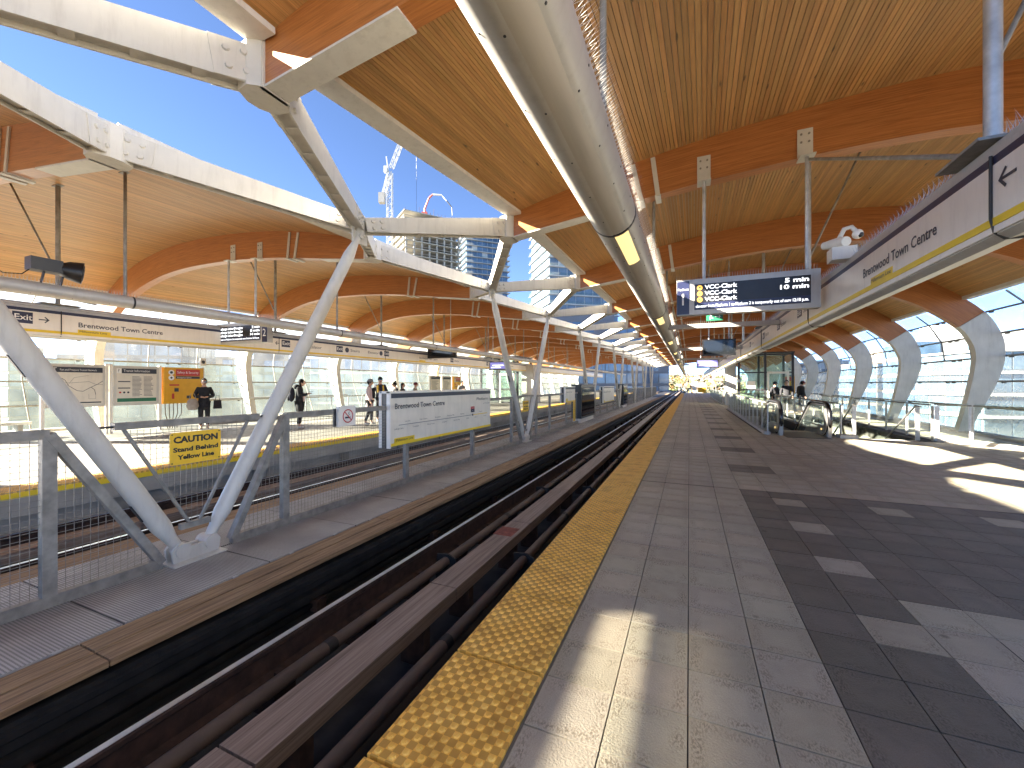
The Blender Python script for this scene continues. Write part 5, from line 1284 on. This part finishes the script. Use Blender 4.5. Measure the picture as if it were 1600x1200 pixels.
def person(label, loc, rz, H=1.66, coat='cloth_black', trousers='cloth_black', shoes='shoe_white', skinm='skin', arms=None, coat_len=0.62, hair='hair_dark', hairstyle='short', hat=None, glasses=False, stride=0.0, head_down=0.0, extras=(), group='people on the far platform'):
    """local frame: faces -y; arms: ((elbowL),(handL),(elbowR),(handR)) in local metres for a 1.7 m figure"""
    t = thing('person', label, 'person', group, loc, rz); k = H/1.7; t.scale = (k, k, k)
    arms = arms or ((0.25, 0.03, 1.14), (0.25, -0.06, 0.88), (-0.25, 0.03, 1.14), (-0.25, -0.06, 0.88))
    eL, hL, eR, hR = arms
    hd = Vector((0, -0.03-0.06*head_down, 1.585-0.03*head_down))
    ch = [[(0, 0, 0.93, 0.13), (0, 0.01, 1.12, 0.115), (0, 0.01, 1.32, 0.125), (0, 0.0, 1.42, 0.07), (0, -0.015, 1.50, 0.05), (hd.x, hd.y+0.01, hd.z, 0.06)]]
    for s_, e, h in ((1, eL, hL), (-1, eR, hR)):
        d = (Vector(h)-Vector(e)).normalized(); h2 = Vector(h)+d*0.07
        ch.append([(0, 0.01, 1.32, 0.125), (s_*0.17, 0.01, 1.385, 0.055), (*e, 0.042), (*h, 0.030), (*h2, 0.026)])
        sf = 0.14*stride*s_
        ch.append([(0, 0, 0.93, 0.13), (s_*0.09, 0, 0.88, 0.085), (s_*0.095, -0.02-sf*0.5, 0.49, 0.058), (s_*0.095, 0.03-sf+(0.06*stride if s_ < 0 else 0), 0.09, 0.042), (s_*0.10, -0.12-sf, 0.035, 0.03)])
    me = skin(ch, skinm, 1)
    mb = MB(); mb.sphere((hd.x, hd.y, hd.z+0.015), (0.075, 0.095, 0.115), 16, 12); mb.sphere((hd.x, hd.y-0.095, hd.z-0.005), (0.014, 0.022, 0.022), 8, 6)
    for s_ in (-1, 1): mb.sphere((hd.x+s_*0.076, hd.y+0.012, hd.z+0.005), (0.012, 0.02, 0.03), 8, 6)
    for s_, e, h in ((1, eL, hL), (-1, eR, hR)):      # five fingers on each hand
        e, h = Vector(e), Vector(h); d = (h-e).normalized(); sd = d.cross(Vector((0, 0, 1)) if abs(d.z) < 0.9 else Vector((0, 1, 0))).normalized(); nr = sd.cross(d)
        for q, (o_, ln) in enumerate(((-0.026, 0.062), (-0.009, 0.072), (0.009, 0.068), (0.026, 0.052))):
            b0 = h+d*0.06+sd*o_; mb.tube([b0, b0+d*ln*0.5-nr*0.006, b0+d*ln*0.85-nr*0.022], [0.010, 0.009, 0.007], 6)
        b0 = h+d*0.015+sd*0.028*s_; mb.tube([b0, b0+d*0.03+sd*0.022*s_, b0+d*0.055+sd*0.026*s_], [0.011, 0.010, 0.008], 6)
    join_into(me, mb, skinm); link('body', me, t)
    mb = MB()
    for s_ in (-1, 1): mb.sphere((hd.x+s_*0.03, hd.y-0.088, hd.z+0.018), (0.012, 0.008, 0.007), 8, 5)
    mb.sphere((hd.x, hd.y-0.088, hd.z-0.045), (0.024, 0.008, 0.006), 8, 5)
    stuff(mb.obj('face_features', 'hair_dark', t, smooth=True))
    if glasses: MB().box(hd.x-0.068, hd.x+0.068, hd.y-0.108, hd.y-0.085, hd.z+0.003, hd.z+0.036).obj('sunglasses', 'glass_dark', t)
    # clothes
    bot = coat_len
    cc = [[(0, 0.01, 1.30, (0.175, 0.135)), (0, 0.01, 1.12, (0.165, 0.13)), (0, 0.0, 0.93, (0.175, 0.145)), (0, 0.0, bot, (0.20, 0.165))], [(0, 0.01, 1.30, (0.175, 0.135)), (0, 0.0, 1.41, (0.10, 0.085)), (0, -0.005, 1.465, (0.075, 0.07))]]
    for s_, e, h in ((1, eL, hL), (-1, eR, hR)): 
        hh = Vector(e).lerp(Vector(h), 0.93); cc.append([(0, 0.01, 1.30, (0.175, 0.135)), (s_*0.165, 0.01, 1.375, 0.082), (*e, 0.068), (*hh, 0.050)])
    link('coat', skin(cc, coat, 1), t)
    tr = []
    for s_ in (1, -1):
        sf = 0.14*stride*s_
        tr.append([(0, 0, 0.93, 0.14), (s_*0.09, 0, 0.86, 0.098), (s_*0.095, -0.02-sf*0.5, 0.49, 0.075), (s_*0.095, 0.03-sf+(0.06*stride if s_ < 0 else 0), 0.13, 0.058)])
        fx, fy_ = s_*0.097, -sf+(0.06*stride if s_ < 0 else 0)
        link('shoe', skin([[(fx, fy_+0.055, 0.05, 0.045), (fx, fy_-0.02, 0.05, 0.046), (fx, fy_-0.15, 0.035, (0.042, 0.03))]], shoes, 1), t)
    link('trousers', skin(tr, trousers, 1), t)
    hm = MB()
    if hat == 'bucket':
        hm.tube([hd+Vector((0, 0, 0.045)), hd+Vector((0, 0, 0.06)), hd+Vector((0, 0, 0.13)), hd+Vector((0, 0, 0.165))], [0.150, 0.105, 0.098, 0.06], 18).obj('hat', 'cloth_grey', t, smooth=True)
    elif hat == 'cap':
        hm.sphere((hd.x, hd.y+0.005, hd.z+0.055), (0.088, 0.105, 0.085), 14, 8); hm.box(hd.x-0.06, hd.x+0.06, hd.y-0.18, hd.y-0.06, hd.z+0.055, hd.z+0.068); hm.obj('cap', 'cloth_black', t, smooth=True)
    elif hat == 'beanie': hm.sphere((hd.x, hd.y+0.01, hd.z+0.05), (0.092, 0.108, 0.10), 14, 8).obj('beanie', 'cloth_red', t, smooth=True)
    hr = MB(); hr.sphere((hd.x, hd.y+0.022, hd.z+0.04), (0.088, 0.102, 0.116), 16, 10)
    if hairstyle == 'long': hr.sphere((hd.x, hd.y+0.06, hd.z-0.09), (0.088, 0.055, 0.17), 12, 8)
    if hairstyle == 'bun': hr.sphere((hd.x, hd.y+0.05, hd.z+0.16), 0.045, 10, 8)
    if hairstyle == 'hood': hr.sphere((hd.x, hd.y+0.10, hd.z-0.10), (0.13, 0.09, 0.08), 12, 8)
    if hairstyle != 'none': hr.obj('hair', 'hair_dark' if hairstyle != 'hood' else 'hair_dark', t, smooth=True)
    for ex in extras:
        if ex == 'hood': MB().sphere((0, 0.10, 1.44), (0.15, 0.10, 0.09), 14, 8).obj('hood', coat, t, smooth=True)
        if ex == 'straps':
            for s_ in (-1, 1): MB().beam((s_*0.10, -0.145, 1.12), (s_*0.10, -0.10, 1.40), 0.06, 0.02, up=(0, 1, 0)).obj('strap', 'cloth_yellow', t)
        if ex == 'scarf': MB().tube([(-0.05, -0.13, 1.40), (-0.02, -0.155, 1.25), (0.0, -0.15, 1.0)], [0.05, 0.06, 0.05], 8).obj('lapel', 'cloth_black', t, smooth=True)
        if ex == 'shirt': MB().sphere((0.0, -0.13, 1.08), (0.07, 0.05, 0.17), 10, 8).obj('shirt_front', 'cloth_pink', t, smooth=True)
    return t
HANDS_FRONT = ((0.26, 0.02, 1.12), (0.07, -0.22, 1.10), (-0.26, 0.02, 1.12), (-0.05, -0.22, 1.10))
PHONE = ((0.24, -0.02, 1.12), (0.07, -0.27, 1.20), (-0.24, -0.02, 1.12), (-0.07, -0.27, 1.19))
def face(x, y, extra=0): return math.atan2(x, -y) if False else 0
def towards(dx, dy): return math.atan2(dx, -dy)       # rotation that turns local -y to (dx,dy)
p1 = person('woman in a black coat and sunglasses facing the camera before the yellow cabinet', (-14.75, 8.55, 0), towards(0.86, -0.5), 1.66, arms=HANDS_FRONT, glasses=True, shoes='cloth_tan', hairstyle='short')
def bag(loc, rz, w, h, d, mat, label, handle=True, slump=False):
    t = thing('bag', label, 'bag', None, loc, rz)
    if slump: MB().tube([(0, 0, 0), (0, 0, h*0.35), (0, 0, h*0.8), (0, 0, h)], [w*0.35, w*0.5, w*0.42, w*0.25], 14).obj('pouch', mat, t, smooth=True)
    else: MB().hexa([(-w/2, -d/2, 0), (w/2, -d/2, 0), (w/2, d/2, 0), (-w/2, d/2, 0), (-w*0.42, -d*0.3, h), (w*0.42, -d*0.3, h), (w*0.42, d*0.3, h), (-w*0.42, d*0.3, h)]).obj('pouch', mat, t)
    if handle: MB().tube([(-w*0.25, 0, h), (-w*0.15, 0, h+0.16), (w*0.15, 0, h+0.16), (w*0.25, 0, h)], 0.01, 6).obj('handle', mat, t, smooth=True)
rz1 = towards(0.86, -0.5)
def rel(p, rz, l): c, s_ = math.cos(rz), math.sin(rz); return (p[0]+l[0]*c-l[1]*s_, p[1]+l[0]*s_+l[1]*c, l[2])
bag(rel((-14.75, 8.55), rz1, (-0.30, -0.10, 0.66)), rz1, 0.34, 0.36, 0.12, 'canvas', 'slouchy beige shoulder bag at the hip of the woman in black', True, True)
bag(rel((-14.75, 8.55), rz1, (0.36, -0.08, 0.68)), rz1, 0.24, 0.28, 0.10, 'cloth_black', 'small black handbag hanging from the arm of the woman in black')
rz2 = towards(0.75, 0.66)
person('person in a long black hooded coat reading a phone on the far platform', (-12.15, 10.05, 0), rz2, 1.66, arms=PHONE, coat_len=0.55, hairstyle='long', head_down=0.8, extras=('hood', 'shirt'))
tp = thing('phone', 'phone held up by the person in the long black coat', 'phone', None, rel((-12.15, 10.05), rz2, (0, -0.35, 1.24)), rz2); B((-0.035, 0.035, -0.07, 0.07, 0, 0.009)).obj('body', 'black_paint', tp)
tb = thing('backpack', 'dark backpack on the person reading a phone', 'backpack', None, rel((-12.15, 10.05), rz2, (0, 0.23, 0.95)), rz2)
MB().sphere((0, 0.02, 0.20), (0.16, 0.11, 0.25), 12, 8).obj('bag_body', 'cloth_navy', tb, smooth=True); MB().sphere((0, 0.11, 0.10), (0.11, 0.05, 0.12), 10, 6).obj('pocket', 'cloth_navy', tb, smooth=True)
person('person in a long pale pink coat and grey bucket hat beside the station name board', (-10.85, 11.95, 0), towards(0.8, 0.6), 1.64, coat='cloth_pink', coat_len=0.48, hat='bucket', hairstyle='short', stride=0.6, extras=('scarf',))
person('man in a dark jacket with yellow straps, cap and sunglasses', (-11.35, 13.1, 0), towards(0.75, -0.65), 1.76, coat='cloth_navy', hat='cap', glasses=True, extras=('straps',), hairstyle='short')
person('person with a dark hair bun behind the station name board', (-11.2, 13.85, 0), towards(-0.6, -0.8), 1.58, coat='cloth_black', hairstyle='bun', head_down=0.5)
person('person with long black hair, only the head above the name board', (-11.9, 15.2, 0), towards(0.9, 0.2), 1.52, coat='cloth_black', hairstyle='long')
person('person in a dark red beanie and tan coat behind the name board', (-11.5, 15.6, 0), towards(0.7, 0.7), 1.56, coat='cloth_tan', hat='beanie', hairstyle='none')
person('person in a grey jacket looking down at the far end of the name board', (-12.2, 21.0, 0), towards(0.8, -0.5), 1.68, coat='cloth_grey', arms=PHONE, head_down=1.0)
GR = 'people waiting behind the escalator'
person('person in a dark cap and coat, left of the three behind the escalator', (4.05, 24.9, 0), towards(0.6, -0.8), 1.60, hat='cap', coat='cloth_black', group=GR)
person('person in a black coat with bare head, middle of the three behind the escalator', (4.55, 24.8, 0), towards(-0.2, -1), 1.68, coat='cloth_black', group=GR)
person('person bending in a dark coat and red hat, rightmost behind the escalator', (5.2, 25.0, 0), towards(0.9, 0.3), 1.66, coat='cloth_black', hat='beanie', head_down=1.0, group=GR)
person('person lower down near the escalator with only head and shoulders showing', (3.35, 22.7, -1.30), towards(0.2, 1), 1.68, coat='cloth_black', group=GR)

# ------------------------------------------------------------------ city beyond the station
simple('facade_pale', (0.42, 0.42, 0.41), 0.7, 0, 0.08, 0.3); simple('facade_tan', (0.25, 0.22, 0.18), 0.7, 0, 0.1, 0.3); simple('facade_grey', (0.11, 0.12, 0.14), 0.6, 0, 0.1, 0.3)
simple('window_blue', (0.06, 0.11, 0.18), 0.12, 0, 0.5, 0.22, spec=0.8); simple('window_pale', (0.09, 0.13, 0.17), 0.12, 0, 0.4, 0.25, spec=0.8); simple('raw_concrete', (0.34, 0.325, 0.285), 0.9, 0, 0.15, 0.3)
simple('crane_white', (0.5, 0.5, 0.48), 0.5); simple('pump_red', (0.40, 0.08, 0.06), 0.5); simple('house_wall', (0.28, 0.25, 0.22), 0.8, 0, 0.2, 0.05); simple('house_roof', (0.13, 0.10, 0.095), 0.9, 0, 0.3, 0.05)
simple('foliage', (0.07, 0.085, 0.03), 0.9, 0, 0.5, 0.4); simple('foliage_autumn', (0.16, 0.10, 0.035), 0.9, 0, 0.4, 0.4); simple('bark', (0.09, 0.07, 0.055), 0.9); simple('hill', (0.10, 0.095, 0.06), 0.95, 0, 0.4, 0.02)
TH = 0.4052; F_ = 645.7
def at(u, D): 
    lx = (u-800)/F_*D; return Vector((lx*math.cos(TH)-D*math.sin(TH), lx*math.sin(TH)+D*math.cos(TH), 0))
def zat(v, D): return 1.5+(599-v)/F_*D
def building(label, u, D, w, dp, top, rot, fh=3.3, wall='facade_pale', win='window_blue', bal=1.2, raw=False, step=3.0, z0=-9.0):
    c = at(u, D); t = thing('building', label, 'building', None, (c.x, c.y, 0), rot)
    n = int((top-z0)/fh); hw, hd = w/2, dp/2
    if raw:
        B((-hw*0.22, hw*0.22, -hd*0.22, hd*0.22, z0, z0+n*fh)).obj('core', 'raw_concrete', t)
    else:
        B((-hw, hw, -hd, hd, z0, z0+n*fh)).obj('wall', wall, t)
    sl = B((-hw-bal, hw+bal, -hd-bal, hd+bal, -0.14, 0.14)).mesh('floor_slab', 'raw_concrete' if raw else wall)
    lo = max(0, int((2-z0)/fh)-1) if D > 100 else 0
    for k in range(lo, n+1):
        o = link('floor_slab', sl, t); o.location = (0, 0, z0+k*fh)
    nx, ny = max(1, int(w/step)), max(1, int(dp/step)); mb = MB(); mu = MB()
    for k in range(lo, n):
        za, zb = z0+k*fh, z0+(k+1)*fh
        if raw:
            if k > n-2: continue
            for i in range(nx+1):
                x = -hw+w*i/nx
                for y in (-hd, hd): mb.box(x-0.35, x+0.35, y-0.35, y+0.35, za, zb)
            for i in range(1, ny):
                y = -hd+dp*i/ny
                for x in (-hw, hw): mb.box(x-0.35, x+0.35, y-0.35, y+0.35, za, zb)
        else:
            for i in range(nx):
                if (i*7+k*3) % 11 == 0: continue
                x0, x1 = -hw+w*i/nx+0.12, -hw+w*(i+1)/nx-0.12
                for y, s_ in ((-hd, -1), (hd, 1)): mb.box(x0, x1, min(y, y+s_*0.12), max(y, y+s_*0.12), za+0.45, zb-0.22)
            for i in range(ny):
                y0, y1 = -hd+dp*i/ny+0.12, -hd+dp*(i+1)/ny-0.12
                for x, s_ in ((-hw, -1), (hw, 1)): mb.box(min(x, x+s_*0.12), max(x, x+s_*0.12), y0, y1, za+0.45, zb-0.22)
            if bal > 0.5:
                for s_ in (-1, 1):
                    mu.box(-hw-bal+0.05, hw+bal-0.05, s_*(hd+bal-0.05)-0.03, s_*(hd+bal-0.05)+0.03, za+0.14, za+1.15)
                    mu.box(s_*(hw+bal-0.05)-0.03, s_*(hw+bal-0.05)+0.03, -hd-bal+0.05, hd+bal-0.05, za+0.14, za+1.15)
    stuff(mb.obj('columns' if raw else 'windows', 'raw_concrete' if raw else win, t, fix=False))
    if mu.v: stuff(mu.obj('balcony_glass', 'glass_rail', t, fix=False))
    if not raw: B((-hw*0.4, hw*0.4, -hd*0.4, hd*0.4, z0+n*fh, z0+n*fh+3)).obj('plant_room', wall, t)
    else:
        mb = MB()
        for k in range(40):
            x, y = random.uniform(-hw, hw), random.uniform(-hd, hd); mb.box(x-0.06, x+0.06, y-0.06, y+0.06, z0+n*fh, z0+n*fh+random.uniform(1.5, 4.5))
        stuff(mb.obj('rebar', 'rail_rust', t, fix=False))
        mb = MB()
        for k in range(max(0, n-9), n):
            for s_ in (-1, 1):
                mb.box(-hw-1.4, hw+1.4, s_*(hd+1.3)-0.05, s_*(hd+1.3)+0.05, z0+k*fh+0.9, z0+k*fh+1.1); mb.box(s_*(hw+1.3)-0.05, s_*(hw+1.3)+0.05, -hd-1.4, hd+1.4, z0+k*fh+0.9, z0+k*fh+1.1)
        stuff(mb.obj('edge_guards', 'facade_tan', t, fix=False))
    return t
building('bare concrete high-rise under construction beside the tower crane', 664, 190, 24, 21, zat(342, 190), TH+0.55, 3.1, bal=1.3, raw=True, step=3.4)
building('glass apartment tower with pale balconies right of the unfinished high-rise', 752, 250, 25, 22, zat(374, 250), TH+0.4, 3.2, 'facade_pale', 'window_blue', 1.4)
building('tall glass apartment tower with white balconies beyond the skylight end', 895, 150, 25, 20, 76, TH+0.25, 3.1, 'facade_pale', 'window_pale', 0.8)
building('low glass office block below the apartment tower', 905, 118, 46, 16, zat(505, 118), TH+0.15, 3.4, 'facade_grey', 'window_blue', 0.1)
building('blue glass mid-rise at the far left end of the station', 952, 135, 14, 10, zat(570, 135), TH+0.1, 3.2, 'facade_grey', 'window_blue', 0.1)
building('grey glass block seen through the left wall behind the sign beam', 245, 92, 17, 14, zat(528, 92), TH+0.2, 3.2, 'facade_grey', 'window_pale', 0.1, step=2.2)
building('blue glass office block seen through the left wall above the hat wearer', 585, 96, 22, 16, zat(558, 96), TH, 3.2, 'facade_pale', 'window_blue', 0.1, step=1.8)
building('pale glass block seen through the left wall behind the name board', 710, 110, 26, 16, zat(566, 110), TH+0.1, 3.2, 'facade_pale', 'window_blue', 0.1, step=1.8)
building('grey block seen through the left wall beside the reading person', 425, 100, 16, 14, zat(548, 100), TH+0.3, 3.2, 'facade_grey', 'window_blue', 0.1, step=2.0)
building('pale low house beyond the right glass wall', 1478, 75, 14, 10, zat(533, 75), TH-0.3, 3.0, 'facade_pale', 'window_blue', 0.1)
building('pale apartment block beyond the right glass wall', 1580, 60, 16, 12, zat(545, 60), TH-0.2, 3.0, 'facade_pale', 'window_pale', 0.5)
building('brown glass block beyond the right wall near the escalator', 1390, 95, 14, 12, zat(556, 95), TH-0.1, 3.0, 'facade_tan', 'window_blue', 0.1)
# tower crane
D = 186; c = at(609, D); ztop = zat(268, D)
t = thing('tower_crane', 'white luffing tower crane standing left of the unfinished high-rise', 'crane', None, (c.x, c.y, 0), TH)
def lattice(a, b, w, mat, name, parent, seg):
    a, b = Vector(a), Vector(b); d = (b-a).normalized(); u = Vector((0, 1, 0)) if abs(d.y) < 0.9 else Vector((1, 0, 0)); s_ = d.cross(u).normalized(); u = s_.cross(d)
    mb = MB(); cs = [s_*w/2*i+u*w/2*j for i, j in ((-1, -1), (1, -1), (1, 1), (-1, 1))]; L = (b-a).length; n = max(1, int(L/seg))
    for q in cs: mb.beam(a+q, b+q, 0.28, 0.28)
    for k in range(n):
        p, q = a+d*(L*k/n), a+d*(L*(k+1)/n)
        for i in range(4): mb.beam(p+cs[i], q+cs[(i+1) % 4], 0.16, 0.16); mb.beam(p+cs[i], p+cs[(i+1) % 4], 0.16, 0.16)
    return mb.obj(name, mat, parent, fix=False)
lattice((0, 0, -9), (0, 0, ztop), 2.2, 'crane_white', 'mast', t, 3.0)
lattice((0.8, 0, ztop+2), (15.5, 0, ztop+40), 1.6, 'crane_white', 'jib', t, 3.0)
lattice((0, 0, ztop), (-3.2, 0, ztop-12), 1.5, 'crane_white', 'counter_jib', t, 3.0)
MB().box(-2.4, -0.9, -1.5, 0.2, ztop-0.5, ztop+2.2).obj('cab', 'crane_white', t); MB().box(-4.8, -2.2, -1.2, 1.2, ztop-14, ztop-9.5).obj('counterweight', 'raw_concrete', t)
MB().beam((-0.6, 0, ztop), (-1.6, 0, ztop+7), 0.5, 0.5).obj('a_frame', 'crane_white', t)
MB().tube([(12.0, 0, ztop+30), (12.0, 0, ztop-30)], 0.06, 5).obj('hoist_rope', 'dark_metal', t)
D = 184; c = at(664, D); t = thing('concrete_pump', 'red and white concrete pump boom arching over the unfinished high-rise', 'pump', None, (c.x, c.y, 0), TH)
pp = [((u-664)/F_*D, 0, zat(v, D)) for u, v in ((663, 342), (664, 325), (670, 309), (676, 303), (690, 304), (698, 313), (706, 323), (707, 336))]
for k in range(len(pp)-1): MB().tube([pp[k], pp[k+1]], [0.5-0.045*k, 0.46-0.045*k], 6).obj('boom_section', 'pump_red' if k < 3 else 'crane_white' if k < 5 else 'dark_metal', t)
MB().box(-1.3, 1.1, -1, 1, zat(338, D), zat(331, D)).obj('turret', 'pump_red', t)
# hillside with houses and trees at the end of the line
mb = MB(); n = 40; rows = [(260, -9), (420, -6), (560, 3), (700, 8), (900, 12)]
for r_ in range(len(rows)-1):
    for k in range(n):
        x0, x1 = -500+1000*k/n, -500+1000*(k+1)/n
        f = lambda x, z: z+3*math.sin(x*0.013)*(1 if z > -9 else 0)
        (ya, za), (yb, zb) = rows[r_], rows[r_+1]; mb.quad((x0, ya, f(x0, za)), (x1, ya, f(x1, za)), (x1, yb, f(x1, zb)), (x0, yb, f(x0, zb)))
struct(mb.obj('hillside', 'hill', fix=False))
def hill_z(y):
    for (a, za), (b, zb) in zip(rows, rows[1:]):
        if a <= y <= b: return za+(zb-za)*(y-a)/(b-a)
    return -9
hw_ = B((-5, 5, -4, 4, -1, 5.5)).mesh('wall', 'house_wall'); hw2 = B((-5, 5, -4, 4, -1, 5.5)).mesh('wall', 'facade_pale')
rf = MB(); rf.prism([(-4.6, 5.4), (4.6, 5.4), (0, 8.6)], 'x', -5.5, 5.5); rfm = rf.mesh('roof', 'house_roof'); rf2 = rf.mesh('roof', 'facade_tan')
wnm = B(*[(x, x+1.4, -4.08, -4.0, z, z+1.3) for x in (-3.9, -0.7, 2.4) for z in (0.8, 3.4)]).mesh('windows', 'window_blue')
for k in range(70):
    y = random.uniform(330, 860); x = random.uniform(-0.16, 0.17)*y-5
    t = thing('hillside_house', 'small gabled house among trees on the distant hillside', 'house', 'houses on the distant hillside', (x, y, hill_z(y)), random.choice([0, 1.57, 0.2, -0.3]))
    link('wall', random.choice([hw_, hw2]), t); link('roof', random.choice([rfm, rfm, rf2]), t); stuff(link('windows', wnm, t))
mb = MB(); mb2 = MB()
for k in range(900):
    y = random.uniform(300, 880); x = random.uniform(-0.2, 0.2)*y; z = hill_z(y); h = random.uniform(4, 11)
    m_ = mb if random.random() < 0.55 else mb2
    for q in range(7):
        c = Vector((x+random.uniform(-2.5, 2.5), y+random.uniform(-2, 2), z+h*random.uniform(0.3, 1))); r_ = random.uniform(1, 2.2)
        a = [c+Vector((random.uniform(-1, 1), random.uniform(-1, 1), random.uniform(-1, 1)))*r_ for _ in range(4)]; i0 = len(m_.v); m_.v += [tuple(p) for p in a]; m_.f += [(i0, i0+1, i0+2), (i0, i0+2, i0+3), (i0, i0+3, i0+1), (i0+1, i0+3, i0+2)]
tag(stuff(mb.obj('hillside_trees', 'foliage', fix=False)), 'green trees massed between the hillside houses', 'trees'); tag(stuff(mb2.obj('autumn_trees', 'foliage_autumn', fix=False)), 'brown autumn trees massed between the hillside houses', 'trees')
# street trees beyond the right wall
def tree(x, y, h, label):
    t = thing('street_tree', label, 'tree', 'street trees beyond the right wall', (x, y, -9)); P = [(0, 0, 0), (0.1, 0, h*0.3), (-0.1, 0.1, h*0.55), (0.1, 0, h*0.85)]
    tr = MB().tube(P, [0.28, 0.2, 0.13, 0.04], 8); 
    for k in range(9):
        a = random.uniform(0, 6.28); z = h*random.uniform(0.35, 0.7); tr.tube([(0, 0, z), (math.cos(a)*h*0.14, math.sin(a)*h*0.14, z+h*0.12), (math.cos(a)*h*0.24, math.sin(a)*h*0.24, z+h*0.2)], [0.09, 0.06, 0.02], 5)
    tr.obj('trunk', 'bark', t, fix=False)
    mb = MB()
    for k in range(2600):
        a, e = random.uniform(0, 6.28), random.uniform(-1, 1); rr = random.uniform(0.35, 1)**0.6; q = Vector((math.cos(a)*math.sqrt(1-e*e), math.sin(a)*math.sqrt(1-e*e), e))*rr
        if math.sin(q.x*7+1)*math.sin(q.y*6)*math.sin(q.z*6+2) < -0.25: continue
        c = Vector((q.x*h*0.30, q.y*h*0.30, h*0.66+q.z*h*0.36)); s_ = random.uniform(0.1, 0.2)
        u = Vector((random.uniform(-1, 1), random.uniform(-1, 1), random.uniform(-1, 1))).normalized(); w = u.orthogonal().normalized(); mb.quad(c-u*s_, c+w*s_*0.6, c+u*s_, c-w*s_*0.6)
    mb.obj('crown', 'foliage', t, fix=False)
for n, (x, y, h) in enumerate(((52, 30, 9.5), (58, 48, 10.5), (50, 66, 9), (60, 85, 11))): tree(x, y, h, ['leafy street tree beyond the right wall nearest the picture edge', 'tall street tree beyond the right wall, second from the picture edge', 'small street tree beyond the right wall, third from the picture edge', 'farthest street tree beyond the right wall'][n])
tag(B((46, 47, -60, 220, -9, -5.2)).obj('concrete_barrier', 'concrete_pale'), 'long pale concrete wall outside the right glass wall', 'wall')

for lab, u, D, w, v, wall, win in (('long pale block on the skyline right of the brown block', 1290, 150, 30, 572, 'facade_pale', 'window_blue'), ('tan block on the skyline behind the escalator people', 1230, 170, 26, 575, 'facade_tan', 'window_pale'),
        ('grey block beyond the right wall behind the largest white rib', 1530, 110, 26, 560, 'facade_grey', 'window_pale'), ('tan low block at the right picture edge beyond the glass', 1660, 80, 26, 560, 'facade_tan', 'window_blue'),
        ('tan block beyond the left wall at the left picture edge', 20, 95, 22, 545, 'facade_tan', 'window_pale'), ('dark block beyond the left wall behind the transit map', 130, 120, 22, 560, 'facade_grey', 'window_blue'), ('tan block beyond the left wall behind the yellow cabinet', 340, 130, 24, 566, 'facade_tan', 'window_blue'),
        ('grey block beyond the left wall between the reader and the hat wearer', 500, 140, 22, 568, 'facade_grey', 'window_pale'), ('tan block beyond the left wall behind the farthest info panels', 790, 150, 24, 572, 'facade_tan', 'window_blue')):
    building(lab, u, D, w, 14, zat(v, D), TH+random.uniform(-0.2, 0.2), 3.2, wall, win, 0.1, step=2.4)
bpy.data.scenes.remove(_tmp)
